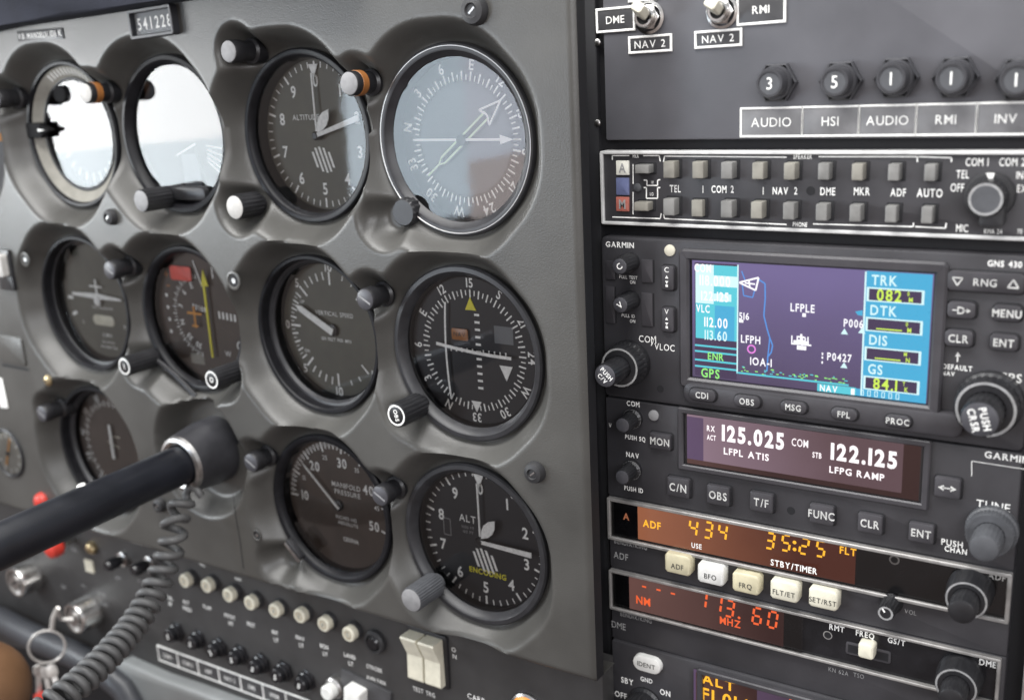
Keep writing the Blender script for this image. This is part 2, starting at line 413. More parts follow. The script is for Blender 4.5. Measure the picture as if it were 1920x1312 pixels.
        return s.add(vs, fs)
    def build(s, name, parent=None, origin=None, F=None, smooth=38):
        o = origin if origin is not None else ORIG[parent.name]
        me = bpy.data.meshes.new(name)
        me.from_pydata([((v.x - o[0]) * .001, (v.y - o[1]) * .001, (v.z - o[2]) * .001) for v in s.v], [], s.f)
        for k in s.keys: me.materials.append(MATS[k])
        me.polygons.foreach_set('material_index', s.m)
        me.update()
        if smooth:
            me.polygons.foreach_set('use_smooth', [True] * len(me.polygons)); me.set_sharp_from_angle(angle=math.radians(smooth))
        ob = bpy.data.objects.new(name, me); COL.objects.link(ob)
        if parent is not None: ob.parent = parent
        else: ob.matrix_world = F @ Matrix.Translation(Vector(o) * .001)
        ORIG[ob.name] = o
        return ob
def tag(o, label, cat, group=None):
    o['label'] = label; o['category'] = cat
    if group: o['group'] = group
    return o
def thing(F, name, label, cat, o, group=None):
    e_ = bpy.data.objects.new(name, None); COL.objects.link(e_); e_.empty_display_size = 0.005
    e_.matrix_world = F @ Matrix.Translation(Vector(o) * .001); ORIG[e_.name] = tuple(o)
    return tag(e_, label, cat, group)
def single(F, name, label, cat, mb, o, group=None, smooth=38): return tag(mb.build(name, None, o, F, smooth), label, cat, group)
def struct(F, name, mb, o=(0, 0, 0), smooth=38):
    ob = mb.build(name, None, o, F, smooth); ob['kind'] = 'structure'; return ob
def dup(root, F, o, label):
    """copy a thing with its parts and sub-parts"""
    r = root.copy(); COL.objects.link(r); r.matrix_world = F @ Matrix.Translation(Vector(o) * .001 + Vector((0, 0, random.uniform(-.0009, .0005)))) @ Matrix.Rotation(random.uniform(-.5, .5), 4, 'Z'); r['label'] = label; ORIG[r.name] = tuple(o)
    for ch in list(root.children):
        c = ch.copy(); COL.objects.link(c); c.parent = r
        for g in ch.children:
            d = g.copy(); COL.objects.link(d); d.parent = c
    return r

# ================================================================== PILOT'S PANEL
H = 11.0                                               # the cover stands 11 mm in front of the gauge flanges
HO = H - 8
GC = {'A0': (-404, 108), 'A1': (-310.6, 109.5), 'A2': (-228.1, 109.0), 'A3': (-139.5, 107.5), 'A4': (-57.5, 105.3),
      'B1': (-322, 16), 'B2': (-232.5, 15.2), 'B3': (-144.7, 15.2), 'B4': (-58, 15.3),
      'C1': (-327.6, -72.4), 'C3': (-147.3, -74.2), 'C4': (-59.8, -74.1)}
GS = 0.962                                            # real size of the gauges, drawn for a 40.5 mm flange
SINK = {'A0': 2, 'A1': 2, 'A2': 3.5, 'A3': 3.5, 'B2': 3, 'B3': 2.5}   # how much deeper some of them sit
def deeper(c, s):
    i = INV[id(FP)] @ cpos; k = s / (i.z * 1000); return (c[0] - (i.x * 1000 - c[0]) * k, c[1] - (i.y * 1000 - c[1]) * k)
GC = {k: deeper(c, SINK.get(k, 0)) for k, c in GC.items()}
KN = {'A2': [P(264, 377, 14)], 'A3': [P(440, 389, 12)], 'B2': [P(233, 687, 18.5), P(397, 712, 16.5)], 'B4': [P(742, 779, 18)], 'C4': [P(769, 1126, 20)]}
SHAFT = P(386, 850, 6)
LIGHTS = [((428, 97), 15), ((654, 157), 15), ((160, 175), 14), ((205, 507), 14), ((684, 562), 14), ((470, 868), 13), ((712, 930), 13), ((78, 776), 14), ((-8, 186), 14)]
LPOS = [P(p[0], p[1], h) for p, h in LIGHTS]
CUPS = [(c, 46.0) for c in GC.values()] + [((SHAFT[0], SHAFT[1]), 33)]
LOBES = [(q, 12.5) for k in KN.values() for q in k] + [(q, 11.0) for q in LPOS] + [(P(745, 405, 0), 12.5), (P(545, 1042, 0), 12.0)]
LOBES = [(q, r) for q, r in LOBES if any(math.hypot(q[0] - c[0], q[1] - c[1]) < 62 for c in GC.values())]
def octa(x, y, a):
    """rounded octagon"""
    x = abs(x); y = abs(y); r = 36.0; q = a - r
    x2, y2 = max(x, y), min(x, y)
    t = q * math.tan(PI / 8)
    if y2 <= t: d = x2 - q
    else:
        u = (x2 + y2) * 0.70710678; v = (x2 - y2) * 0.70710678
        d = u - q if v <= t else math.hypot(x2 - q, y2 - t)
    return d - r
def smin(a, b, k=4.0):
    h = max(k - abs(a - b), 0.0) / k
    return min(a, b) - h * h * k * 0.25
def cover_z(x, y):
    d = 99.0
    for (cx, cy), a in CUPS:
        if abs(x - cx) < a + 12 and abs(y - cy) < a + 12: d = min(d, octa(x - cx, y - cy, a))
    for (cx, cy), r in LOBES:
        if abs(x - cx) < r + 12 and abs(y - cy) < r + 12: d = smin(d, math.hypot(x - cx, y - cy) - r)
    t = min(1, max(0, (d + 7.0) / 9.0)); t = 0.5 * t + 0.5 * t * t * (3 - 2 * t)
    k = min(GC, key=lambda k: (GC[k][0] - x) ** 2 + (GC[k][1] - y) ** 2); fz = -1.2 - SINK.get(k, 0)
    z = fz + (H - fz) * t
    for k, (cx, cy) in GC.items():
        if (x - cx) ** 2 + (y - cy) ** 2 < 37.4 ** 2: z = -24
    if (x - SHAFT[0]) ** 2 + (y - SHAFT[1]) ** 2 < 13 ** 2: z = -24
    return z
YB = P(1104, 1277, H)[1]; _q = P(172, 998, H); YS = (YB - _q[1]) / (P(1104, 1277, H)[0] - _q[0])
def make_cover():
    mb = MB(); mb.mat('panel_grey')
    x0, x1, nx = -485.0, P(1094, 600, H)[0], 420
    y1, ny = 178.0, 262
    vs = []; fs = []
    xs = [x0 + (x1 - x0) * i / (nx - 1) for i in range(nx)]
    for j in range(ny):
        for i, x in enumerate(xs):
            yb = YB + YS * (x - x1)
            y = yb + (y1 - yb) * j / (ny - 1)
            z = cover_z(x, y)
            e_ = min(x1 - x, y - yb)
            if e_ < 2.2 and z > 0: z -= (1 - e_ / 2.2) ** 2 * 1.8
            vs.append((x, y, z))
    for j in range(ny - 1):
        for i in range(nx - 1):
            k = j * nx + i; fs.append((k, k + 1, k + nx + 1, k + nx))
    side = [vs[j * nx + nx - 1] for j in range(ny)]
    b = len(vs)
    for i in range(nx): v = vs[i]; vs.append((v[0], v[1], -7.0))
    for i in range(nx - 1): fs.append((b + i, b + i + 1, i + 1, i))
    mb.add(vs, fs)
    mb.at().mat('cavity_black')                               # dark cut edge on the right
    n = len(side)
    mb.add([v for v in side] + [(v[0], v[1], 3.0) for v in side], [(j, n + j, n + j + 1, j + 1) for j in range(n - 1)])
    return mb
single(FP, 'instrument_panel', 'large grey painted instrument panel with scooped round cut-outs', 'instrument panel', make_cover(), (-150, 0, 0), smooth=50)
mb = MB().mat('cavity_black'); mb.path([P(437, 928, 11.3), P(441, 965, 11.3), P(449, 1010, 11.3), P(456, 1066, 11.3)], 0.5, 11.15)
struct(FP, 'panel_seam', mb)

# ---------------------------------------------------------------- gauges
def gauge(key, name, label, style='deep', d=8.0, face='dial_black', gl='cover_glass', ring='bezel_black', group=None):
    cx, cy = GC[key]
    t = thing(FP, name, label, 'gauge', (cx, cy, -2), group)
    mb = MB().at(cx, cy)
    if style == 'flat':
        mb.mat(ring).lathe([(40.5, -1.9), (40.5, 0.4), (40.0, 1.2), (38.6, 1.6), (37.2, 1.2), (36.4, 0.0), (34.6, -1.6), (34.4, -d)], 96, cap1=False)
    elif style == 'wide':
        mb.mat(ring).lathe([(40.5, -1.9), (40.5, 1.0), (39.7, 1.8), (37.8, 2.0), (37.0, 1.4), (35.2, -2.2), (34.9, -3.0)], 96, cap1=False)
        mb.mat('bezel_black').lathe([(34.9, -3.0), (34.3, -3.4), (34.2, -d)], 96, cap1=False)
    elif style == 'step':
        mb.mat(ring).lathe([(40.5, -1.9), (40.5, 0.6), (39.8, 1.3), (38.4, 1.3), (37.8, 0.6), (37.6, -4.0)], 96, cap1=False)
        mb.mat('bezel_grey').lathe([(37.6, -4.0), (36.4, -4.3), (35.4, -6.0)], 96, cap1=False)
        mb.mat('bezel_black').lathe([(35.4, -6.0), (34.8, -6.4), (34.6, -d)], 96, cap1=False)
    else:
        mb.mat(ring).lathe([(40.5, -1.9), (40.5, 0.5), (39.8, 1.3), (37.9, 1.4), (37.0, 0.8), (36.2, -1.2), (35.8, -3.0), (35.4, -d)], 96, cap1=False)
    mb.build('bezel', t)
    f = MB().at(cx, cy); f.mat(face).disc(36.5, -d, 96)
    return t, f, -d + 0.15, cx, cy
def finish(t, f, cx, cy, gl='cover_glass', r=36.6, z=-2.2):
    f.build('dial_face', t)
    g = MB().at(cx, cy); g.mat(gl).disc(r, z, 96); g.build('glass', t)
    settle(t, cx, cy)
def settle(t, cx, cy):
    k = [k for k, c in GC.items() if abs(c[0] - cx) < .1 and abs(c[1] - cy) < .1][0]
    t.matrix_world = FP @ Matrix.Translation(Vector((cx, cy, -2 * GS - SINK.get(k, 0))) * .001) @ Matrix.Scale(GS, 4)
def needle(t, cx, cy, z, pts, m='legend_white', name='needle', hub=2.0):
    n = MB().at(cx, cy); n.mat(m).prism(pts, z, z + 0.5)
    if hub: n.mat('black_plastic').at(cx, cy, 0).lathe([(hub, z), (hub, z + 0.9), (hub * .7, z + 1.2)], 20)
    return n.build(name, t)
def pointer(A, r0, r1, w0, w1, tip=0):
    a = math.radians(A); u = (math.sin(a), math.cos(a)); q = (u[1], -u[0])
    pts = [(u[0] * r0 - q[0] * w0, u[1] * r0 - q[1] * w0), (u[0] * r0 + q[0] * w0, u[1] * r0 + q[1] * w0), (u[0] * r1 + q[0] * w1, u[1] * r1 + q[1] * w1)]
    if tip: pts.append((u[0] * (r1 + tip), u[1] * (r1 + tip)))
    pts.append((u[0] * r1 - q[0] * w1, u[1] * r1 - q[1] * w1))
    return pts
def leaf(A, r0, r1, w):
    a = math.radians(A); u = (math.sin(a), math.cos(a)); q = (u[1], -u[0]); o = []
    for k in (0, .25, .5, .75): r = r0 + (r1 - r0) * k; ww = w * math.sin(PI * k) ** 0.8 if k else 0; o.append((u[0] * r + q[0] * ww, u[1] * r + q[1] * ww))
    o.append((u[0] * r1, u[1] * r1))
    for k in (.75, .5, .25): r = r0 + (r1 - r0) * k; ww = w * math.sin(PI * k) ** 0.8; o.append((u[0] * r - q[0] * ww, u[1] * r - q[1] * ww))
    return o
def polar(f, s, A, r, h, z, cx, cy, radial=False, bold=1, sx_=0.9):
    a = math.radians(A)
    f.at(cx, cy); f.text(s, r * math.sin(a), r * math.cos(a), h, z, bold, sx_, rot=(-a if radial else 0)); 
def stripes(f, x, y, z, r=6.5):
    for k in range(5):
        o = -5.2 + k * 2.6; hw = math.sqrt(max(r * r - o * o, 1)) * 0.95
        # bars leaning to the left
        f.add([(x + o - 0.7 - hw * .35, y + hw, z), (x + o + 0.7 - hw * .35, y + hw, z), (x + o + 0.7 + hw * .35, y - hw, z), (x + o - 0.7 + hw * .35, y - hw, z)], [(3, 2, 1, 0)])
def knob(t, F, x, y, z0, z1, r, cap, ring=True, txt=None, body='black_plastic', flutes=18, cname='knob_cap'):
    o = ORIG[t.name]; x = o[0] + (x - o[0]) / GS; y = o[1] + (y - o[1]) / GS; r = r / GS
    k = MB().at(x, y)
    k.mat(body).lathe([(r * .72, z0), (r * .72, z0 + 2), (r, z0 + 3), (r, z1 - 0.8), (r * .93, z1)], flutes=flutes, amp=r * .07, fl=(2, 3))
    ko = k.build('knob', t)
    c = MB().at(x, y); c.mat(cap).lathe([(r * .90, z1 - .2), (r * .90, z1 + .15), (r * .84, z1 + .35)], 32)
    if ring: c.mat('legend_white').annulus(r * .68, r * .82, z1 + .42)
    if txt:
        c.mat('legend_white').at(x, y, 0, rz=txt[1]).text(txt[0], 0, 0, txt[2], z1 + .45, 1, .9)
    c.build(cname, ko)
    return ko

# --- top row
t, f, z, cx, cy = gauge('A0', 'edge_gauge', 'gauge cut off by the left edge of the picture, top row', d=6, face='dial_grey')
f.mat('lens_blue').quad(10, 6, 33, 18, z); f.mat('legend_white').ticks(28, 33, range(30, 160, 10), .8, z); f.mat('needle_orange').quad(12, -2, 32, 3, z)
finish(t, f, cx, cy)

cx, cy = GC['A1']
t = thing(FP, 'airspeed_indicator', 'round gauge with tan outer ring and dark pointer tab, filled by a white reflection', 'gauge', (cx, cy, -2))
mb = MB().at(cx, cy); mb.mat('bezel_black').lathe([(40.5, -1.9), (40.5, .6), (39.6, 1.4), (38.2, 1.2), (37.4, -.6)], 96, cap1=False)
mb.mat('dial_tan').lathe([(37.4, -.6), (31.6, -4.2)], 96, cap1=False)
mb.mat('bezel_black').lathe([(31.6, -4.2), (31.2, -3.6), (30.0, -3.6), (29.2, -4.6), (28.6, -10)], 96, cap1=False)
mb.mat('legend_white')
for A in range(-26, 30, 5):
    a = math.radians(A); mb.at(cx, cy, 0); u = (math.sin(a), math.cos(a)); q = (u[1] * .45, -u[0] * .45)
    mb.add([(u[0] * 33 - q[0], u[1] * 33 - q[1], -3.1), (u[0] * 33 + q[0], u[1] * 33 + q[1], -3.1), (u[0] * 36.4 + q[0], u[1] * 36.4 + q[1], -1.0), (u[0] * 36.4 - q[0], u[1] * 36.4 - q[1], -1.0)], [(0, 1, 2, 3)])
mb.build('bezel', t)
f = MB().at(cx, cy); f.mat('dial_black').disc(29, -10, 64); f.mat('legend_white').ticks(22, 27, range(0, 360, 15), .7, -9.8)
f.build('dial_face', t)
n = MB().at(cx, cy); n.mat('matte_black').rbox(-33, 3, 14, 8.5, 1.2, -2.5, 2.0, .6); n.mat('matte_black').prism([(-26, 1), (-19, 3), (-26, 5.5)], -3, 1.5)
n.mat('legend_white').prism([(-28.5, 2.3), (-22, 3.0), (-28.5, 3.9)], 2.05, 2.2); n.build('pointer_tab', t)
n = MB().at(cx, cy); n.mat('matte_black').rbox(-9.5, 22.5, 11, 9, 4, -4.0, -2.0, .8); n.build('index_block', t)
g = MB().at(cx, cy); g.mat('cover_glass').disc(29.6, -4.1, 64); g.build('glass', t); settle(t, cx, cy)

t, f, z, cx, cy = gauge('A2', 'attitude_indicator', 'round gauge with pale capped knob at lower left, filled by a bright white reflection', 'wide', 6)
f.mat('dial_grey').quad(-4, -27, 9, -10, z); f.mat('legend_white').line((-8, -11), (8, -5), .8, z + .05)
for k in range(5): f.line((16, -6 - 2 * k), (33, -8 - 4.5 * k), .7, z + .05)
needle(t, cx, cy, z + 1.2, [(14.4, -25), (15.6, -25), (8.8, -8), (8.0, -8)], 'black_plastic', hub=0)
finish(t, f, cx, cy)
b = MB().at(cx, cy); b.mat('black_plastic').rbox(2, -30, 34, 7, 3, -2.0, 1.4, .8); b.build('lower_block', t)
k = KN['A2'][0]; knob(t, FP, *k, -1, 18, 5.7, 'cap_grey', ring=False)

def altimeter(key, name, label, d, face, words, z_off, word2, gl='cover_glass', style='deep', ring='bezel_black'):
    t, f, z, cx, cy = gauge(key, name, label, style, d, face, ring=ring)
    f.mat('legend_white')
    f.ticks(29.8, 34.4, [36 * k for k in range(10)], 1.05, z); f.ticks(31.4, 34.2, [7.2 * k for k in range(50) if k % 5], .6, z)
    for k in range(10): polar(f, str(k), 36 * k, 25.4, 5.4, z, cx, cy, bold=1, sx_=.88)
    f.at(cx, cy)
    f.text(words, -8.5, 8.6, 3.6 if len(words) < 4 else 2.5, z, 0, .95)
    if word2:
        f.mat('legend_dim').text('1000 FT', -8.5, 4.0, 1.4, z); f.text('100 FT', -8.5, 1.6, 1.4, z)
        f.mat('needle_yellow').text(word2, 1.5, -17.6, 2.7, z, 1, .95)
        f.mat('legend_dim').rframe(-21, 2, 4.5, 9, .4, .5, z, z + .1)
    f.mat('legend_white'); stripes(f, .5, -11.5, z)
    needle(t, cx, cy, z + 2.0, pointer(0, 0, 29, .45, .45), hub=0)
    n = MB().at(cx, cy); n.mat('legend_white').prism([(-3, 33), (0, 26.5), (3, 33)], z + .6, z + .9); n.build('needle', t)
    needle(t, cx, cy, z + 2.8, leaf(38, 2.0, 15.5, 3.0), hub=0)
    needle(t, cx, cy, z + 3.4, pointer(z_off, 1.0, 29.5, .9, 1.35), hub=0)
    h = MB().at(cx, cy); h.mat('black_plastic').lathe([(2.1, z), (2.1, z + 3.6), (1.4, z + 4.2)], 20); h.build('hub', t)
    finish(t, f, cx, cy, gl)
    return t
t = altimeter('A3', 'altimeter', 'olive dial altimeter with white hands and pale capped knob at lower left', 9.5, 'dial_olive_veil', 'ALTITUDE', 74, None)
k = KN['A3'][0]; knob(t, FP, *k, -1, 16, 5.9, 'cap_white', ring=False)

ROSE = ['N', '3', '6', 'E', '12', '15', 'S', '21', '24', 'W', '30', '33']
t, f, z, cx, cy = gauge('A4', 'radio_magnetic_indicator', 'round compass gauge with pale blue reflection and a double pointed arrow', 'flat', 8, 'dial_black', ring='bezel_grey')
f.mat('legend_white').ticks(24.6, 28.6, range(0, 360, 10), .8, z); f.ticks(24.8, 27.2, range(5, 360, 10), .6, z)
for i, s in enumerate(ROSE): polar(f, s, -80 + 30 * i, 31.4, 4.2, z, cx, cy, True, 1)
f.mat('trim_grey').at(cx, cy).disc(23.6, z - .05, 64)
f.at(cx, cy); f.mat('dial_black').quad(-2.5, -36, 4.5, -33.6, z)
dn = []
for s in (-1, 1):
    a = math.radians(52); u = (math.sin(a), math.cos(a)); q = (u[1] * s * 1.5, -u[0] * s * 1.5)
    dn.append(((u[0] * -14 + q[0], u[1] * -14 + q[1]), (u[0] * 17 + q[0], u[1] * 17 + q[1])))
n = MB().at(cx, cy); n.mat('lime_paint')
for p0, p1 in dn: n.line(p0, p1, 1.0, z + 2)
u = (math.sin(math.radians(52)), math.cos(math.radians(52))); q = (u[1], -u[0])
pt = lambda r, w: (u[0] * r + q[0] * w, u[1] * r + q[1] * w)
n.line(pt(-25, 0), pt(-17, 0), .9, z + 2); n.path([pt(-14, -1.5), pt(-17, 0), pt(-14, 1.5)], .8, z + 2)
n.mat('legend_white'); n.path([pt(15, -4), pt(26, 0), pt(15, 4), pt(17, 0), pt(15, -4)], .9, z + 2.05)
n.build('double_needle', t)
n = MB().at(cx, cy); n.mat('legend_white').line((-25, .2), (22, .2), 1.1, z + 3); n.prism([(20, -1.8), (27, .2), (20, 2.2)], z + 3, z + 3.1); n.build('needle', t)
h = MB().at(cx, cy); h.mat('knob_grey').lathe([(2.4, z), (2.4, z + 3.4), (1.5, z + 4)], 20); h.build('hub', t)
mbx = MB().at(cx, cy); mbx.mat('bezel_chrome').lathe([(39.5, 1.3), (39.25, 1.75), (38.9, 1.75), (38.6, 1.4)], 96, cap1=False); mbx.build('chrome_ring', t)
finish(t, f, cx, cy, z=-1.8)
k = P(750, 400, 6); k = (cx + (k[0] - cx) / GS, cy + (k[1] - cy) / GS); kb = MB().at(*k); kb.mat('black_plastic').lathe([(6.5, -6), (6.5, 3.2), (5.6, 4.2)], flutes=16, amp=.4, fl=(0, 1)); kb.build('knob', t)

# --- middle row
t, f, z, cx, cy = gauge('B1', 'turn_coordinator', 'dark turn gauge with a white aeroplane symbol over a pale level tube', 'step', 10, 'dial_olive_veil')
f.mat('ivory').rbox(1, -12, 20, 6.4, 3, z, z + .4, .2); f.mat('legend_white').text('2 MIN', 2, -21, 2.2, z); f.text('TURN COORDINATOR', 1, 0.2 - 4.6, 1.5, z, 0, .8)
f.text('NO PITCH', 2, -25.5, 1.6, z); f.text('INFORMATION', 2, -28.5, 1.5, z); f.text('L', -19, -14.5, 2.2, z); f.text('R', 20, -14.5, 2.2, z)
f.ticks(26, 31, (-90, -110, 90, 110), 2.0, z)
n = MB().at(cx, cy); n.mat('legend_white').prism([(-24, 2.2), (0, 1.2), (22, 1.6), (22, 2.9), (2, 4.6), (-3, 4.6), (-24, 3.9)], z + 1.2, z + 1.7); n.lathe([(3, z + 1.0), (2.8, z + 2.2), (1.4, z + 2.8)], 20)
n.quad(-.7, 3, .9, 13, z + 1.6); n.quad(-6, 8.3, 6, 9.4, z + 1.65); n.build('aeroplane_symbol', t)
finish(t, f, cx, cy, z=-4.6)

t, f, z, cx, cy = gauge('B2', 'heading_indicator', 'dark compass gauge with red flag, yellow arrow and two ringed knobs', 'deep', 7, 'dial_brown_veil')
f.mat('legend_white').ticks(21, 24, range(190, 360, 10), .6, z); f.ticks(21, 23, range(195, 360, 10), .4, z)
for i, A in enumerate((200, 225, 255, 285, 315, 340)): polar(f, ('30', '33', 'N', '3', '6', 'E')[i], A, 18, 3.2, z, cx, cy, True, 1)
f.at(cx, cy)
for k in range(5): f.quad(-7 + 2.2 * k, 3.6 - .3 * k, -5.9 + 2.2 * k, 6.6 - .3 * k, z); f.quad(13 + 3 * k, 0 - .2 * k, 14.4 + 3 * k, 4 - .2 * k, z)
for k in range(4): f.at(cx - 28, cy + 10 - 7 * k).disc(1.1, z, 12)
f.at(cx, cy); f.line((-2, 31), (3, 17), .8, z + .4); f.line((12, 29), (12, 22), .8, z); f.text('G', 27, -14, 5, z); f.text('W', 17, -19.5, 3, z)
f.mat('amber').text('+', -26, 22, 5, z, 1); f.quad(-27, 15, -24, 16, z)
f.mat('dial_tan').quad(-14, -28, -3, -22, z)
n = MB().at(cx, cy); n.mat('flag_red').rbox(-12, 23.5, 17, 8, 1.5, z + 1, z + 1.6, .2); n.build('flag', t)
n = MB().at(cx, cy); n.mat('needle_yellow').prism([(6.2, -22), (7.6, -22), (7.8, 18), (10.4, 18), (7.6, 27), (4.8, 18), (6.0, 18)], z + 2, z + 2.5); n.build('needle', t)
n = MB().at(cx, cy); n.mat('needle_orange').prism([(-4.2, -6), (-3, -6), (-3, 6), (-4.2, 6)], z + 2.2, z + 2.6); n.prism([(-9, 1.4), (2.5, 1.4), (2.5, 2.7), (-9, 2.7)], z + 2.65, z + 2.8)
n.prism([(-6, -5.6), (-1.2, -5.6), (-1.2, -4.4), (-6, -4.4)], z + 2.65, z + 2.8); n.build('aeroplane_symbol', t)
finish(t, f, cx, cy)
ks = KN['B2']
knob(t, FP, *ks[0], -1, 22, 5.4, 'black_plastic', True, ('I', .2, 2.7)); knob(t, FP, *ks[1], -1, 20, 5.4, 'black_plastic', True, ('O', .2, 2.7))
b = MB().mat('black_plastic'); b.tube([(ks[0][0] + 4, ks[0][1] - 2, 4), (ks[0][0] + 16, ks[0][1] - 9, 3), (ks[0][0] + 30, ks[0][1] - 20, 2)], 1.6, 8); b.build('trim_bar', t)

t, f, z, cx, cy = gauge('B3', 'vertical_speed_indicator', 'dark climb gauge whose thick white needle points left of its centre', 'step', 12, 'dial_olive_veil')
f.mat('legend_white')
va = lambda v: -90 + 9 * v if abs(v) <= 10 else (math.copysign(45, v) if v > 0 else 180 - 45)
for v in range(-10, 11):
    f.ticks(25.6 if v % 5 else 23.0, 29.7, [va(v)], 1.1 if v % 5 == 0 else .8, z)
for v in (0.5, 1.5, 2.5, 3.5, -.5, -1.5, -2.5, -3.5): f.ticks(27.4, 29.5, [va(v)], .4, z)
f.ticks(23.5, 29.5, (45, 135), .85, z); f.ticks(27, 29.5, (18, 31, 149, 162), .6, z)
polar(f, '0', -90, 32.2, 4.2, z, cx, cy, bold=1); polar(f, '5', -45, 32.0, 4.4, z, cx, cy); polar(f, '5', -135, 32.0, 4.4, z, cx, cy)
polar(f, '10', 0, 32.2, 4.6, z, cx, cy); polar(f, '10', 180, 32.6, 4.6, z, cx, cy); polar(f, '15', 130, 32.6, 4.4, z, cx, cy); polar(f, '15', 50, 32.6, 4.4, z, cx, cy)
f.at(cx, cy); f.text('VERTICAL SPEED', 1, 8.2, 2.2, z, 0, .95); f.text('100 FEET PER MIN', 1, -5.2, 1.7, z, 0, .95)
f.text('UP', -20, 13, 1.6, z); f.text('DN', -20, -13, 1.6, z)
needle(t, cx, cy, z + 2.2, pointer(-63, -1.5, 22, 1.9, 1.7, 3.5), hub=0)
h = MB().at(cx, cy); h.mat('black_plastic').lathe([(3.2, z), (3.2, z + 1.6), (2.2, z + 2)], 20); h.build('hub', t)
finish(t, f, cx, cy, z=-6.1)

t, f, z, cx, cy = gauge('B4', 'course_indicator', 'black compass gauge with crossed white needles and small orange flag', 'wide', 5.5, 'dial_black', ring='bezel_grey')
f.mat('legend_white').ticks(24.6, 28.4, range(0, 360, 10), .75, z); f.ticks(25.6, 28.0, range(5, 360, 10), .55, z)
for i, s in enumerate(ROSE): polar(f, s, -150 + 30 * i, 31.4, 4.1, z, cx, cy, True, 1, .85)
f.at(cx, cy)
for k in range(-5, 6):
    f.quad(1.6, k * 3.4 - .55, 4.4, k * 3.4 + .55, z)
    if k: f.quad(2.6 + k * 3.0 - .4, -1.1, 2.6 + k * 3.0 + .4, 1.1, z)
f.prism([(14, -5), (17.5, -12), (21, -5)], z, z + .2); f.prism([(-2.6, -23.6), (0.2, -28.8), (3, -23.6)], z, z + .2)
f.mat('needle_yellow').prism([(-3, 19), (3, 19), (0, 25)], z, z + .25)
f.mat('dial_grey').quad(12, 5, 22, 13, z)
n = MB().at(cx, cy); n.mat('amber').rbox(-6.4, 7.4, 9, 5.4, .8, z + .6, z + 1.0, .15)
n.mat('legend_black').text('NAV', -6.4, 7.4, 2.0, z + 1.1); n.build('flag', t)
n = MB().at(cx, cy); n.mat('legend_white').path([(-13.2 - 3.2 * math.cos(.9 * (k - 6) / 6) + 3.2 * .7, 22 - 3.8 * k) for k in range(13)], 1.0, z + 1.6); n.build('needle', t)
n = MB().at(cx, cy); n.mat('legend_white').path([(-19, 2.4), (-9, 1.2), (2, 0.2), (12, -.3), (22, -.5)], 1.5, z + 2.4); n.build('needle', t)
f.mat('bezel_grey').at(cx, cy).quad(-9, -36, 9, -33.8, z + .1)
finish(t, f, cx, cy, z=-2.4)
k = KN['B4'][0]; knob(t, FP, *k, -1, 18, 5.8, 'black_plastic', True, ('OBS', -1.35, 2.1))

# --- lower row
t, f, z, cx, cy = gauge('C1', 'edge_dial_gauge', 'dim gauge half hidden behind the black yoke shaft, single upright white needle', 'step', 9, 'dial_brown_veil')
f.mat('legend_white').ticks(25, 29, range(0, 360, 10), .6, z); f.ticks(26, 28, range(5, 360, 10), .4, z)
for i, s in enumerate(ROSE): polar(f, s, 8 + 30 * i, 31, 3.6, z, cx, cy, True, 0)
f.at(cx, cy); f.mat('ivory').line((-6, 2), (4, -1), .7, z); f.line((-4, 6), (6, 6), .6, z)
needle(t, cx, cy, z + 1.6, [(-1.2, -8), (1.2, -8), (1.0, 14), (-1.0, 14)], hub=0)
finish(t, f, cx, cy, z=-6.1)

t, f, z, cx, cy = gauge('C3', 'manifold_pressure_gauge', 'brown tinted pressure gauge numbered from 10 to 50 with thin white needle', 'deep', 6.5, 'dial_brown_veil')
ma = lambda v: -90 + (v - 10) * 4.95
f.mat('legend_white'); f.ticks(29.2, 34.4, [ma(v) for v in range(10, 51, 5)], 1.0, z); f.ticks(30.6, 34.2, [ma(v) for v in range(10, 36) if v % 5], .7, z); f.ticks(32, 34, [ma(v + .5) for v in range(10, 36)], .3, z)
for v in (10, 20, 30, 40, 50): polar(f, str(v), ma(v) + (2 if v != 50 else 0), 24.2, 5.0, z, cx, cy, bold=1, sx_=.85)
for v, s in ((15, '15'), (25, '25'), (35, '35'), (45, '45')): polar(f, s, ma(v), 26, 2.4, z, cx, cy, bold=0)
f.at(cx, cy); f.text('MANIFOLD', 6, 11.4, 2.7, z, 0, .95); f.text('PRESSURE', 6.5, 7.4, 2.7, z, 0, .95); f.text('INCHES HG', 4, -7, 1.9, z, 0, .95); f.text('ABSOLUTE', 5, -10, 1.9, z, 0, .95); f.text('CESSNA', 6, -19, 2.2, z, 1, .8)
needle(t, cx, cy, z + 1.8, pointer(-47, -2, 27, .75, .5, 3), hub=0)
h = MB().at(cx, cy); h.mat('black_plastic').lathe([(3.0, z), (3.0, z + 1.4), (2.2, z + 1.8)], 20); h.build('hub', t)
finish(t, f, cx, cy)
k = P(545, 1036, 8); k = (cx + (k[0] - cx) / GS, cy + (k[1] - cy) / GS); kb = MB().at(k[0], k[1], 6, rz=-.75); kb.mat('steel').rbox(0, 0, 13, 3.0, 1.2, -1.5, 1.5, .4); kb.mat('black_plastic').rbox(0, 3.0, 13, 2.2, 1.0, -1.5, 2.6, .4); kb.build('clip', t)

t = altimeter('C4', 'encoding_altimeter', 'black dial altimeter with yellow ENCODING lettering and grey metal knob', 7.0, 'dial_black', 'ALT', 91, 'ENCODING', style='wide', ring='bezel_grey')
k = KN['C4'][0]; knob(t, FP, *k, -1, 20, 6.0, 'cap_grey', False, body='knob_grey', flutes=28)

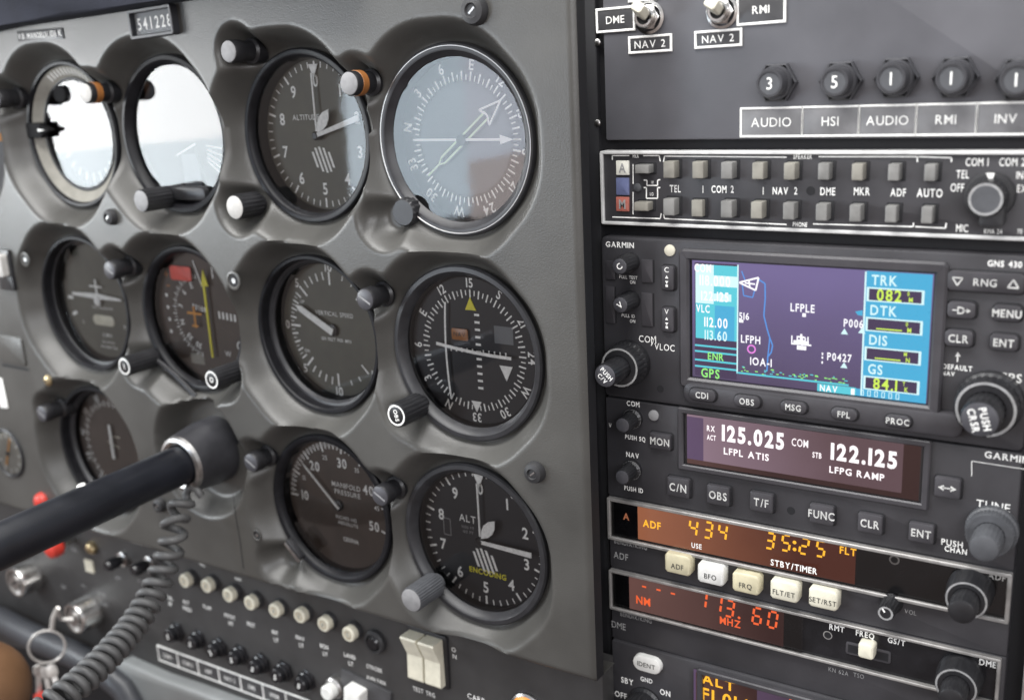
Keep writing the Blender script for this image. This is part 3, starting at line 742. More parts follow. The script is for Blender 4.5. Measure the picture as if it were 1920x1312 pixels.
# left edge small gauge
cx, cy = P(14, 850, 12)
t = thing(FP, 'fuel_gauge', 'small round gauge with orange needle at the left edge of the panel', 'gauge', (cx, cy, 11))
mb = MB().at(cx, cy, HO); mb.mat('bezel_grey').lathe([(16, 7), (16, 9), (15, 9.6), (13.6, 8.4)], 48, cap1=False); mb.build('bezel', t)
f = MB().at(cx, cy, HO); f.mat('dial_tan').disc(14, 8.3); f.mat('legend_white').ticks(10, 13, range(0, 360, 30), .6, 8.4); f.build('dial_face', t)
needle(t, cx, cy, 11.5, pointer(25, -9, 11, .7, .6), 'needle_orange', hub=1.5)
g = MB().at(cx, cy, HO); g.mat('cover_glass').disc(13.8, 9.9); g.build('glass', t)

# ---------------------------------------------------------------- post lights
LL = ['grey tipped post light above and left of the olive altimeter', 'grey tipped post light with orange band between altimeter and compass gauge',
      'pale tipped post light with orange band right of the tan ringed gauge', 'black post light at upper right of the aeroplane symbol gauge',
      'dark capped post light above the black compass gauge at its left', 'dark post light between the yoke collar and the pressure gauge',
      'dark post light touching the upper right rim of the pressure gauge', 'dark post light below the pink screw near the half hidden gauge', 'black post light cut off by the left edge of the picture']
CAPS = ['cap_grey', 'cap_grey', 'cap_white', 'cap_dark', 'cap_dark', 'cap_dark', 'cap_dark', 'cap_dark', 'black_plastic']
for i, ((px, h), q, lab, cp) in enumerate(zip(LIGHTS, LPOS, LL, CAPS)):
    t = thing(FP, 'post_light', lab, 'post light', (q[0], q[1], -1), 'post lights beside the gauges')
    r = 5.1
    b = MB().at(*q); b.mat('black_plastic').lathe([(r * 1.12, -12), (r * 1.12, 1.5), (r * .9, 2.5), (r * .9, h - 6.5), (r, h - 6), (r, h - 1.0), (r * .92, h - .3)], 28); b.build('post', t)
    c = MB().at(*q); c.mat(cp).lathe([(r * .90, h - .4), (r * .90, h), (r * .80, h + .3)], 28)
    if cp == 'cap_dark': c.mat('cap_grey').at(q[0], q[1], 0, rz=-.5).quad(-r * .7, -.45, r * .7, .45, h + .38)  # paler line painted across the dark cap as a glint
    c.build('cap', t)
    if i in (1, 2): c = MB().at(*q); c.mat('amber').lathe([(r * .98, h - 7.2), (r * 1.03, h - 7.0), (r * 1.03, h - 3.6), (r * .98, h - 3.4)], 28, cap1=False); c.build('filter_band', t)

# ---------------------------------------------------------------- fasteners of the panel
def fastener(px, py, r, label, kind, name='panel_screw'):
    x, y = P(px, py, H + 1)
    b = MB().at(x, y, HO)
    if kind == 'mount':
        b.mat('dark_rubber').lathe([(r, 7.8), (r, 9.5), (r * .86, 11.2), (r * .5, 11.8), (r * .42, 11.0), (r * .2, 11.2)], 28)
        b.mat('steel').at(x, y, HO, rz=.7).quad(-r * .3, -r * .07, r * .3, r * .07, 11.3)
    elif kind == 'hole':
        b.mat('panel_grey').lathe([(r, 7.8), (r, 8.6), (r * .8, 8.8), (r * .66, 8.4)], 24, cap1=False); b.mat('cavity_black').disc(r * .7, 8.35, 24)
        b.mat('steel').at(x, y, HO).disc(r * .3, 8.42, 16)
    else:
        b.mat('brass' if kind == 'pink' else 'steel').lathe([(r, 7.9), (r, 8.6), (r * .7, 9.6), (r * .3, 9.9)], 20)
        b.mat('cavity_black').at(x, y, HO, rz=.6).quad(-r * .55, -r * .1, r * .55, r * .1, 9.95)
    single(FP, name, label, 'fastener', b, (x, y, 12), 'fasteners of the grey panel')
fastener(890, 20, 5.6, 'black rubber mount at the top of the panel above the compass gauge', 'mount', 'rubber_mount')
fastener(208, 407, 4.2, 'black rubber mount between the first and second gauge columns', 'mount', 'rubber_mount')
fastener(1003, 885, 4.6, 'dark rubber mount right of the black altimeter near the panel edge', 'mount', 'rubber_mount')
fastener(300, 946, 4.2, 'dark rubber mount below the yoke shaft', 'mount', 'rubber_mount')
fastener(88, 714, 3.4, 'coppery screw head above the half hidden gauge', 'pink')
fastener(45, 487, 4.0, 'screw in a ringed hole left of the aeroplane symbol gauge', 'hole')
fastener(436, 527, 4.6, 'screw in a ringed hole between heading gauge and climb gauge', 'hole')
fastener(480, 1004, 3.2, 'small screw hole left of the pressure gauge', 'hole')

# ---------------------------------------------------------------- counter, placards on the grey panel
x, y = P(280, 42, 15)
t = thing(FP, 'hour_meter', 'small counter window with white digits at the top of the panel', 'counter', (x, y, 12))
mb = MB().at(x, y, HO, rz=.035); mb.mat('trim_grey').rframe(0, 0, 31, 13.5, 1.8, 1.2, 8, 12); mb.build('frame', t)
mb = MB().at(x, y, HO, rz=.035); mb.mat('dial_grey').quad(-14, -5.2, 14, 5.2, 9.2); mb.mat('legend_white')
for i, ch in enumerate('541228'): mb.text(ch, -10.6 + 4.25 * i, 0, 5.2, 9.4, 1, .8)
mb.build('digit_wheel', t)
mb = MB().at(x, y, HO, rz=.035); mb.mat('dull_glass').quad(-14, -5.2, 14, 5.2, 10.4); mb.build('glass', t)
x, y = P(75, 66, 11.4); mb = MB().at(x, y, HO, rz=-.01); mb.mat('plate_black').rbox(0, 0, 39, 5.4, .4, 8, 8.5, .1); mb.mat('legend_white').text('V.B. MANOEUV.', -5.5, 0, 2.6, 8.62, 1, .85); mb.text('106 K', 13.5, .2, 3.0, 8.62, 1, .85)
single(FP, 'placard', 'black strip of white lettering above the tan ringed gauge', 'placard', mb, (x, y, 12))
x, y = P(6, 500, 13); t = thing(FP, 'rocker_switch', 'pale switch block cut off by the left edge, beside the middle row', 'switch', (x, y, 12))
mb = MB().at(x, y, HO); mb.mat('black_plastic').rbox(0, -2, 14, 24, 1.5, 8, 10, .5); mb.build('frame', t)
mb = MB().at(x, y, HO); mb.mat('cap_white').rbox(0, 1, 10, 13, 1.5, 9.5, 14, .8); mb.build('rocker', t)
x, y = P(18, 657, 12.5); mb = MB().at(x, y, HO); mb.mat('panel_grey').rbox(0, 0, 26, 17, 2, 7.6, 9.0, .4); mb.mat('cavity_black').quad(-13, -11.4, 14, -10.0, 8.25)
mb.mat('legend_dim').text('T', 10, 4, 2.2, 9.1)
single(FP, 'cover_plate', 'grey rectangular cover plate near the left edge of the panel', 'plate', mb, (x, y, 12))
x, y = P(-2, 738, 13); mb = MB().at(x, y, HO, rz=.06); mb.mat('legend_white').rbox(0, 0, 8, 19, .4, 8.2, 8.7, .1)
single(FP, 'paper_label', 'white paper label at the left edge of the panel', 'label', mb, (x, y, 12))

# ---------------------------------------------------------------- glareshield
top = [P(a, b, 26) for a, b in ((-260, 95), (-80, 66), (0, 49), (60, 40), (120, 31), (200, 18), (270, 6), (330, -3), (460, -20), (640, -34))]
mb = MB().mat('shield_blue'); pts = top + [(top[-1][0], top[-1][1] + 45), (top[0][0], top[-1][1] + 45)]
mb.prism(pts, 11.3, 26, 3.0)
single(FP, 'glareshield', 'dark blue padded glareshield over the top left of the panel', 'glareshield', mb, (-300, 190, 10), smooth=60)

# ================================================================== LOWER SUB-PANEL
mb = MB().mat('sub_grey'); SZ = -4.0
pts = [(-560, -215), P(-40, 1200, SZ), P(120, 1228, SZ), P(235, 1236, SZ), P(300, 1262, SZ), P(450, 1320, SZ), P(600, 1385, SZ), (2, -260), (2, -120), (-560, -120)]
mb.prism(pts, -14, SZ, .6); struct(FP, 'sub_panel', mb)
mb = MB().mat('cavity_black'); mb.quad(-600, -420, 60, 260, -60); struct(FP, 'firewall', mb)

def push_button(o, label, first=[None]):
    if first[0] is None:
        t = thing(FP, 'breaker_button', label, 'button', o, 'white push buttons below the grey panel')
        mb = MB().at(o[0], o[1]); mb.mat('dark_rubber').lathe([(5.0, SZ), (5.0, SZ + 2.2), (4.5, SZ + 3), (4.3, SZ + 3)], 24, cap1=False); mb.build('collar', t)
        mb = MB().at(o[0], o[1]); mb.mat('ivory').lathe([(4.1, SZ), (4.1, SZ + 6.0), (3.6, SZ + 6.6)], 24); mb.mat('brass').annulus(1.7, 2.2, SZ + 6.7); mb.mat('legend_black').text('5', 0, 0, 1.8, SZ + 6.7, 1); mb.build('cap', t)
        first[0] = t; return t
    return dup(first[0], FP, o, label)
BTN = [((343, 1090), 'ALT', 'FIELD'), ((383, 1100), 'FLAP', ''), ((425, 1117), 'PITOT', 'HT'), ((465, 1132), 'INST', ''), ((510, 1147), 'INT', 'LT'), ((557, 1157), 'NAV', 'LT'), ((602, 1173), 'BCN', 'LT'), ((650, 1191), 'LAND', 'LT')]
words = MB().mat('legend_white')
for p, w1, w2 in BTN:
    x, y = P(p[0], p[1], SZ + 7)
    push_button((x, y, SZ), 'round white push button over the lettering ' + (w1 + ' ' + w2).strip())
    q = P(p[0] + 6, p[1] + 38, SZ); words.text(w1, q[0], q[1], 2.3, SZ + .15, 1, .8)
    if w2: words.text(w2, q[0] + .3, q[1] - 4.4, 2.3, SZ + .15, 1, .8)
q = P(318, 1120, SZ); words.text('FUEL', q[0], q[1], 2.2, SZ + .15, 1, .8); words.text('BF', q[0], q[1] - 4, 2.2, SZ + .15, 1, .8)
q = P(702, 1252, SZ); words.text('STROBE', q[0], q[1], 2.3, SZ + .15, 0, .8); q = P(705, 1274, SZ); words.text('AVN FAN', q[0], q[1], 2.3, SZ + .15, 0, .8)
for p, s in (((380, 1058), 'PULL'), ((447, 1085), 'PUSH')): q = P(*p, SZ); words.text(s, q[0], q[1], 1.6, SZ + .15, 1, .8)
q = P(851, 1217, SZ); words.text('O', q[0], q[1], 2.3, SZ + .15); words.text('N', q[0] + .3, q[1] - 3.6, 2.3, SZ + .15)
q = P(795, 1296, SZ); words.text('TEST TRG', q[0], q[1], 2.4, SZ + .15, 0, .8)
q = P(893, 1308, SZ); words.text('CARB', q[0], q[1], 2.8, SZ + .15, 0, .9)
for p, s in (((120, 1100), 'OFF'), ((158, 1098), 'R L'), ((190, 1113), 'BOTH'), ((196, 1132), 'START'), ((222, 1083), 'LEFT'), ((262, 1088), 'LT'), ((140, 1030), 'FUEL'), ((60, 905), 'ALT'), ((95, 913), 'STATIC')):
    q = P(*p, SZ if p[1] > 960 else 8); words.mat('legend_dim').text(s, q[0], q[1], 2.2, (SZ if p[1] > 960 else 8) + .2, 1, .8)
words.mat('legend_white')
struct(FP, 'panel_lettering', words, smooth=0)

x, y = P(697, 1207, SZ + 4)
t = thing(FP, 'push_switch', 'empty round dark switch over the lettering STROBE AVN FAN', 'switch', (x, y, SZ))
mb = MB().at(x, y); mb.mat('dark_rubber').lathe([(6.4, SZ), (6.4, SZ + 2.4), (5.6, SZ + 3.4), (4.4, SZ + 3.4), (4.2, SZ + 1)], 28, cap1=False); mb.build('collar', t)
mb = MB().at(x, y); mb.mat('black_gloss').lathe([(4.0, SZ), (4.0, SZ + 3), (3.0, SZ + 4.2)], 24); mb.build('plunger', t)

x, y = P(793, 1238, SZ + 5)
t = thing(FP, 'master_switch', 'pair of ivory rockers side by side beneath the black altimeter', 'switch', (x, y, SZ))
mb = MB().at(x, y, 0, rz=-.02); mb.mat('black_plastic').rbox(0, 0, 25, 29, 1.5, SZ, SZ + 1.5, .5); mb.build('frame', t)
for s in (-1, 1):
    mb = MB(); M0 = Matrix.Translation((x + s * 5.4, y, SZ)) @ Matrix.Rotation(-.02, 4, 'Z') @ Matrix.Rotation(PI / 2, 4, 'Y')
    mb.M = Matrix.Translation((x + s * 5.4 - 4.7, y, SZ)) @ Matrix(((0, 0, 1, 0), (0, 1, 0, 0), (1, 0, 0, 0), (0, 0, 0, 1)))
    mb.mat('ivory').prism([(1, -12.5), (1, 12.5), (8.6, 12.5), (9.2, 11.6), (4.6, 1.0), (5.4, -11.6), (4.9, -12.5)][::-1], 0, 9.4, .0)
    mb.build('rocker', t, smooth=20)

# breakers with outlined placard
CB = [(318, 1191), (358, 1206), (398, 1221), (437, 1235), (478, 1251), (520, 1266), (562, 1284)]
CBN = ['COM 1', 'COM 2', 'ADF', 'NAV 2', 'DME', 'XPDR', 'AUDIO']
first = None
for i, p in enumerate(CB):
    o = (*P(p[0], p[1], SZ + 6), SZ)
    lab = ['first small black breaker from the coiled cable, over the outlined plate', 'second small black breaker from the coiled cable, over the outlined plate',
           'third small black breaker from the coiled cable, over the outlined plate', 'fourth small black breaker from the coiled cable, over the outlined plate',
           'third small black breaker counted back from the round white button', 'second small black breaker counted back from the round white button', 'small black breaker next to the round white button'][i]
    if first is None:
        t = first = thing(FP, 'circuit_breaker', lab, 'circuit breaker', o, 'small black breakers in the lowest row')
        mb = MB().at(o[0], o[1]); mb.mat('black_gloss').lathe([(6.6, SZ), (6.6, SZ + 1.4), (6.0, SZ + 1.8)], 6); mb.lathe([(5.4, SZ + 1.6), (5.4, SZ + 3.4), (4.8, SZ + 3.9)], 24, cap1=False); mb.build('nut', t)
        mb = MB().at(o[0], o[1]); mb.mat('black_gloss').lathe([(4.4, SZ + 1), (4.4, SZ + 6.6), (3.7, SZ + 7.4)], 24); mb.mat('legend_white').text('5', 0, 0, 3.0, SZ + 7.55, 1); mb.build('cap', t)
    else: dup(first, FP, o, lab)
c0 = P(316, 1228, SZ); c1 = P(560, 1318, SZ)
pit = (c1[0] - c0[0]) / 6; sl = (c1[1] - c0[1]) / 6
mb = MB()
for i, s in enumerate(CBN):
    mb.at(c0[0] + pit * i, c0[1] + sl * i - .3, 0, rz=math.atan2(sl, pit)); mb.mat('plate_black').rbox(0, 0, pit + .5, 10.4, .2, SZ, SZ + .5, .1)
    mb.mat('legend_white').rframe(0, 0, pit + .5, 10.6, .75, .2, SZ + .1, SZ + .8); mb.text(s, 0, 0, 2.4, SZ + .65, 1, .75)
single(FP, 'placard', 'row of white outlined name cells under the small black breakers', 'placard', mb, (c0[0], c0[1], SZ))
x, y = P(613, 1299, SZ + 8); t = thing(FP, 'push_switch', 'round white button in a metal collar in the lowest row', 'switch', (x, y, SZ))
mb = MB().at(x, y); mb.mat('steel').lathe([(6, SZ), (6, SZ + 3), (5, SZ + 4), (4.6, SZ + 4)], 24, cap1=False); mb.build('collar', t)
mb = MB().at(x, y); mb.mat('button_white').lathe([(4.3, SZ), (4.3, SZ + 8), (3.4, SZ + 9)], 24); mb.build('plunger', t)
x, y = P(663, 1306, SZ + 6); t = thing(FP, 'flap_switch', 'white flat lever in a dark slot at the bottom edge', 'switch', (x, y, SZ))
mb = MB().at(x, y, 0, rz=-.12); mb.mat('plate_black').rbox(4, -2, 34, 22, 1.2, SZ, SZ + 1.6, .4); mb.build('frame', t)
mb = MB().at(x, y, 0, rz=-.12); mb.mat('button_white').rbox(0, -1, 11, 12, 1.2, SZ + 1, SZ + 8, 1); mb.build('lever', t)
x, y = P(985, 1336, SZ + 3); t = thing(FP, 'warning_lamp', 'glowing orange lamp cut off by the bottom edge', 'lamp', (x, y, SZ))
mb = MB().at(x, y); mb.mat('steel').lathe([(9, SZ), (9, SZ + 1.6), (8, SZ + 2.4)], 28, cap1=False); mb.build('collar', t)
mb = MB().at(x, y); mb.mat('lamp_orange').lathe([(8, SZ), (7.8, SZ + 2.2), (5, SZ + 4), (2, SZ + 4.6)], 28); mb.build('lens', t)

# left controls
def red_knob(px, py, r, label):
    x, y = P(px, py, 14); t = thing(FP, 'red_knob', label, 'knob', (x, y, SZ))
    mb = MB().at(x, y); mb.mat('steel').lathe([(2.2, SZ), (2.2, 8)], 16); mb.build('rod', t)
    mb = MB().at(x, y); mb.mat('red_plastic').lathe([(r * .6, 5), (r, 7.5), (r * 1.05, 11), (r * .9, 14), (r * .5, 15.6)], 24); mb.build('grip', t)
red_knob(72, 941, 5.2, 'bright red knob just above the black yoke shaft')
red_knob(92, 1031, 6.0, 'dull red knob just below the black yoke shaft')
x, y = P(169, 1060, SZ); mb = MB().at(x, y, 0, rz=.03); mb.mat('ivory').rbox(0, 0, 8.0, 8.4, .4, SZ, SZ + 1.2, .2); single(FP, 'indicator_window', 'small square ivory window on the dark lower panel', 'indicator', mb, (x, y, SZ))
for px, py, lab in ((170, 1027, 'brass fitting above the small square ivory window'),):
    x, y = P(px, py, SZ + 2); mb = MB().at(x, y); mb.mat('brass').lathe([(4.4, SZ), (4.4, SZ + 2), (3, SZ + 4), (2, SZ + 4.4)], 6); single(FP, 'brass_fitting', lab, 'fitting', mb, (x, y, SZ))
for px, py, lab in ((212, 1056, 'black toggle switch right of the small square ivory window'), (262, 1064, 'black toggle switch left of the coiled cable')):
    x, y = P(px, py, SZ + 8); t = thing(FP, 'toggle_switch', lab, 'switch', (x, y, SZ), 'black toggle switches on the lower panel')
    mb = MB().at(x, y); mb.mat('steel').lathe([(4.6, SZ), (4.6, SZ + 2), (3.6, SZ + 2.6)], 20); mb.build('collar', t)
    mb = MB().at(x, y); mb.mat('black_gloss').lathe([(2.4, SZ + 2), (3.6, SZ + 6), (3.8, SZ + 11), (2.6, SZ + 13)], 20); mb.build('grip', t)

def lock(px, py, label, key):
    x, y = P(px, py, SZ + 14); t = thing(FP, 'ignition_switch' if key else 'primer_knob', label, 'switch' if key else 'knob', (x, y, SZ))
    mb = MB().at(x, y); mb.mat('chrome').lathe([(11, SZ), (11, SZ + 3), (10.6, SZ + 4), (10.4, SZ + 12), (9.6, SZ + 14), (8.6, SZ + 14)], 40, cap1=False); mb.build('barrel', t)
    mb = MB().at(x, y); mb.mat('steel').lathe([(8.6, SZ + 14), (8.4, SZ + 12.5), (5.5, SZ + 12.5), (5.0, SZ + 14.5)], 32); mb.mat('cavity_black').at(x, y, 0, rz=.5).quad(-3.6, -.7, 3.6, .7, SZ + 14.6); mb.build('cylinder_plug', t)
    return x, y
kx, ky = lock(138, 1160, 'chrome key switch with the key in it, on the lower left panel', True)
lock(28, 1092, 'second chrome barrel knob at the far left edge under the yoke shaft', False)
# key, ring and tags
t = thing(FP, 'ignition_key', 'steel key in the chrome switch with a split ring of small keys', 'key', (kx, ky, SZ + 16))
mb = MB(); mb.M = Matrix.Translation((kx, ky, SZ + 15)) @ Matrix.Rotation(.5, 4, 'Z') @ Matrix(((0, 0, 1, 0), (1, 0, 0, 0), (0, 1, 0, 0), (0, 0, 0, 1))).transposed()
hp = P(108, 1140, SZ + 28)
mb = MB(); mb.mat('key_metal').tube([(kx, ky, SZ + 14), (kx - 4, ky + 2, SZ + 20), (hp[0], hp[1], SZ + 28)], 1.3, 8); mb.tube([(hp[0], hp[1], SZ + 28), (hp[0] - 3, hp[1] - 6, SZ + 30), (hp[0] - 5, hp[1] - 14, SZ + 31)], 1.6, 8); mb.build('blade', t)
rc = P(88, 1212, SZ + 32)
mb = MB(); mb.mat('key_metal').tube([(rc[0] + 10.5 * math.cos(a) * math.cos(.9), rc[1] + 11 * math.sin(a), SZ + 32 - 10.5 * math.cos(a) * math.sin(.9)) for a in [2 * PI * i / 40 for i in range(41)]], .8, 8, False); mb.build('split_ring', t)
for i, (dx, px, py) in enumerate(((-.3, 70, 1276), (0.05, 90, 1282), (.35, 108, 1278))):
    q = P(px, py, SZ + 33); mb = MB()
    mb.at(q[0], q[1], SZ + 32 + i, rz=dx * .8, ry=(.9, .5, 1.2)[i]); mb.mat('key_metal').rbox(0, 8, 6.5, 8.5, 3, -.5, .5, .15); mb.rbox(0, -5, 3.4, 20, .8, -.45, .45, .1); mb.build('spare_key', t)
q = P(75, 1306, SZ + 33); mb = MB().at(q[0], q[1], SZ + 33, rz=.5); mb.mat('red_plastic').rbox(0, -3, 12, 12, 2, -1, 1, .3); mb.build('red_tag', t)

# trim roll, cover under the sub-panel, tan shape
tp = [(-640, P(-200, 1095, 6)[1] + 22, 6)] + [(*P(a, b, 6), 6) for a, b in ((-60, 1152), (0, 1160), (70, 1196), (140, 1226), (195, 1256), (235, 1290), (262, 1340))]
mb = MB().mat('trim_grey').tube(tp, 8.5, 20); single(FP, 'trim_roll', 'dark grey rounded trim roll behind the hanging keys', 'trim', mb, tp[2])
pts = [P(a, b, 4) for a, b in ((206, 1250), (228, 1240), (300, 1272), (370, 1296), (460, 1330), (700, 1430), (380, 1480), (268, 1330))]
mb = MB().mat('cover_grey').prism(pts[::-1], -10, 4, 3); single(FP, 'lower_cover', 'light grey cover below the row of outlined name cells', 'cover', mb, (*pts[2], 0))
q = P(-52, 1300, 95); mb = MB().at(q[0], q[1], 95, rz=.25); mb.mat('tan_matte')  # unidentified tan shape, modelled as a plain rounded body
mb.lathe([(0.5 + 28 * math.sin(a), -28 * math.cos(a) * 1.1) for a in [PI * k / 20 for k in range(1, 20)]], 40); single(FP, 'tan_shape', 'blurred tan brown rounded pad in the lower left corner', 'pad', mb, (*q, 95), smooth=180)

# ---------------------------------------------------------------- yoke shaft
sx0, sy0 = SHAFT
t = thing(FP, 'control_yoke', 'black yoke shaft leaving its wide grey collar toward the lower left', 'control yoke', (sx0, sy0, 0))
lo, hi = 20.0, 320.0
for _ in range(40):                                    # how far out the shaft has come where it leaves the picture
    hh = (lo + hi) / 2
    if P(0, 1023, hh)[0] < sx0: lo = hh
    else: hi = hh
sd = (Vector((*P(0, 1023, hh), hh)) - Vector((sx0, sy0, 6))).normalized()
SM = Matrix.Translation((sx0, sy0, 6)) @ Matrix.Rotation(-math.atan2(sd.y, sd.z), 4, 'X')
mb = MB(); mb.M = SM; mb.mat('collar_black').lathe([(17.6, -26), (17.6, 0), (17.2, 3), (15.8, 13), (15.2, 15.5)], 48, cap1=False)
mb.mat('steel').lathe([(15.2, 15.5), (14.6, 17.3), (12.8, 17.9), (11.0, 17.1), (10.6, 12)], 48, cap1=False); mb.build('collar', t)
mb = MB(); mb.M = SM; mb.mat('shaft_blue').lathe([(10.3, -20), (10.3, 250), (9.6, 251)], 48); mb.build('shaft', t)
mb = MB().mat('paint_chip'); mb.M = SM @ Matrix.Translation((-3, 9.9, 72)) @ Matrix.Rotation(-PI / 2 + .3, 4, 'X'); mb.lathe([(2.4, -.6), (2.2, .3), (1.4, .7)], 16); mb.build('paint_chip', t)

# ---------------------------------------------------------------- coiled cable
CP = [((372, 925), 20), ((350, 932), 26), ((336, 955), 31), ((328, 980), 36), ((322, 1020), 40), ((308, 1062), 46), ((290, 1105), 54), ((268, 1145), 64), ((240, 1185), 76), ((205, 1225), 90), ((165, 1265), 104), ((120, 1303), 118), ((70, 1342), 130), ((20, 1380), 140)]
cps = [Vector((*P(*p, h), h)) for p, h in CP]
def spline(c, n):
    out = []
    for i in range(len(c) - 1):
        p0, p1, p2, p3 = c[max(i - 1, 0)], c[i], c[i + 1], c[min(i + 2, len(c) - 1)]
        for k in range(n):
            u = k / n
            out.append(0.5 * ((2 * p1) + (p2 - p0) * u + (2 * p0 - 5 * p1 + 4 * p2 - p3) * u * u + (3 * p1 - p0 - 3 * p2 + p3) * u ** 3))
    return out + [c[-1]]
axis = spline(cps, 60)
N = None; ph = 0; hel = []; Lc = 0; tot = sum((b - a).length for a, b in zip(axis, axis[1:]))
for i in range(len(axis) - 1):
    T = (axis[i + 1] - axis[i]).normalized()
    if N is None: N = Vector((1, 0, 0))
    N = (N - T * N.dot(T)).normalized(); B = T.cross(N)
    ds = (axis[i + 1] - axis[i]).length; Lc += ds; u = Lc / tot
    pitch = 9.5 + (5.2 - 9.5) * min(1, max(0, (u - .12) / .38))
    rad = 3.6 + 1.8 * min(1, u / .12)
    steps = 8
    for k in range(steps):
        ph += 2 * PI * ds / steps / pitch
        c = axis[i].lerp(axis[i + 1], k / steps)
        hel.append(c + N * (rad * math.cos(ph)) + B * (rad * math.sin(ph)))
hel = hel[::2]
mb = MB().mat('cable_grey').tube(hel, 2.1, 8); single(FP, 'coiled_cable', 'grey coiled cable hanging from the yoke collar down to the left', 'cable', mb, tuple(cps[3]), smooth=80)

# ================================================================== RADIO STACK
WK = 158.75
mb = MB().mat('cavity_black').rbox(75, -100, 190, 420, 1, -30, -4, .5); struct(FQ, 'rack_back', mb)
mb = MB().mat('cavity_black').rbox(-6, -100, 8, 420, .5, -30, -1.5, .5); struct(FQ, 'rack_side', mb)

def sz(px, py, wpx, hpx, h=0):
    """size in mm of a piece wpx by hpx photograph pixels at (px, py)"""
    return abs(Q(px + wpx / 2, py, h)[0] - Q(px - wpx / 2, py, h)[0]), abs(Q(px, py + hpx / 2, h)[1] - Q(px, py - hpx / 2, h)[1])
def qtext(mb, s, px, py, hpx, z, bold=0, sx_=.9, rot=0.0, al='c'):
    x, y = Q(px, py, z); mb.at(0, 0, 0); mb.text(s, x, y, sz(px, py, 10, hpx, z)[1], z, bold, sx_, rot, al)
def qrect(mb, px0, py0, px1, py1, z, m):
    a = Q(px0, py0, z); b = Q(px1, py1, z); mb.at(); mb.mat(m).quad(a[0], b[1], b[0], a[1], z)
def qpoly(mb, pts, z, m):
    q = [Q(a, b, z) for a, b in pts]; mb.at(); mb.mat(m).flat(q, z)
def screw(x, y, z, F, label):
    b = MB().at(x, y); b.mat('steel').lathe([(1.6, z), (1.5, z + .6), (.8, z + .9)], 16); single(F, 'panel_screw', label, 'fastener', b, (x, y, z))

# ---------------------------------------------------------------- upper switch panel
UZ = 0.0
ul = Q(1133, 120, UZ)[0]; ub = Q(1300, 262, UZ)[1]
mb = MB().mat('upper_grey').rbox((ul + 172) / 2, ub + 60, 172 - ul, 120, .8, -4, UZ, .4)
single(FQ, 'switch_panel', 'dark grey sheet metal panel above the radios', 'panel', mb, (80, 40, UZ))
for px, py, lab in ((1120, 80, 'upper small rivet at the left edge of the dark switch panel'), (1120, 231, 'lower small rivet at the left edge of the dark switch panel')):
    x, y = Q(px, py, -1); b = MB().at(x, y); b.mat('steel').lathe([(1.5, -2), (1.3, -.9), (.7, -.5)], 16); single(FQ, 'rivet', lab, 'fastener', b, (x, y, -2), 'rivets of the switch panel')
def toggle(px, py, tx, ty, label):
    x, y = Q(px, py, UZ + 1); t = thing(FQ, 'toggle_switch', label, 'switch', (x, y, UZ), 'ivory tipped toggle switches')
    b = MB().at(x, y); b.mat('chrome').lathe([(6.0, UZ), (6.0, UZ + .8), (5.0, UZ + 1.1), (5.0, UZ + 1.3)], 36, cap1=False); b.lathe([(4.9, UZ + .8), (4.9, UZ + 2.8), (4.2, UZ + 3.2), (4.0, UZ + 3.2)], 6, cap1=False)
    b.lathe([(3.9, UZ + 2.8), (3.9, UZ + 5.2), (3.4, UZ + 5.8), (2.6, UZ + 5.8), (2.4, UZ + 4.0)], 28, cap1=False); b.build('bushing', t)
    b = MB().at(x, y); b.mat('cavity_black').disc(2.6, UZ + 4.2, 24); b.build('boot', t)
    e2 = Q(tx + 11, ty + 4, UZ + 10); p0 = Vector((x, y, UZ + 3.6)); p1 = Vector((e2[0], e2[1], UZ + 9.0))
    d = (p1 - p0).normalized()
    b = MB(); b.mat('steel').tube([p0, p0.lerp(p1, .5), p1], [1.5, 1.7, 2.0], 16); b.build('lever', t)
    b = MB(); b.M = Matrix.Translation(p1) @ d.to_track_quat('Z', 'Y').to_matrix().to_4x4(); b.mat('ivory').rbox(0, 0, 4.6, 3.8, 1.0, -1.5, 6.5, .6); b.build('lever_tip', t)
toggle(1216, 33, 1190, 19, 'toggle switch with ivory tip beside the DME placard')
toggle(1353, 22, 1328, 10, 'toggle switch with ivory tip beside the RMI placard')
def placard(px0, py0, px1, py1, txt, label, th=.9, fr=.7, tp=14, m='plate_black'):
    a = Q(px0, py0, UZ); b_ = Q(px1, py1, UZ); x, y = (a[0] + b_[0]) / 2, (a[1] + b_[1]) / 2; w, h = abs(b_[0] - a[0]), abs(b_[1] - a[1])
    b = MB().at(x, y, 0, rz=.012); b.mat(m).rbox(0, 0, w, h, .2, UZ, UZ + .5, .1); b.mat('legend_white').rframe(0, 0, w + .1, h + .1, th, .2, UZ + .1, UZ + .75)
    if txt: b.text(txt, 0, 0, sz((px0 + px1) / 2, py0, 9, tp)[1], UZ + .62, 0, 1.0)
    single(FQ, 'placard', label, 'placard', b, (x, y, UZ), 'white outlined placards on the switch panel')
placard(1118, 17, 1192, 58, 'DME', 'white outlined placard reading DME left of the first toggle')
placard(1179, 69, 1261, 97, 'NAV 2', 'white outlined NAV 2 placard under the toggle beside DME')
placard(1303, 59, 1392, 87, 'NAV 2', 'white outlined NAV 2 placard under the toggle beside RMI')
placard(1382, -6, 1474, 43, 'RMI', 'white outlined placard reading RMI right of the second toggle', tp=15)
placard(1178, -30, 1232, 1, '', 'bottom edge of a white outlined placard above the first toggle')
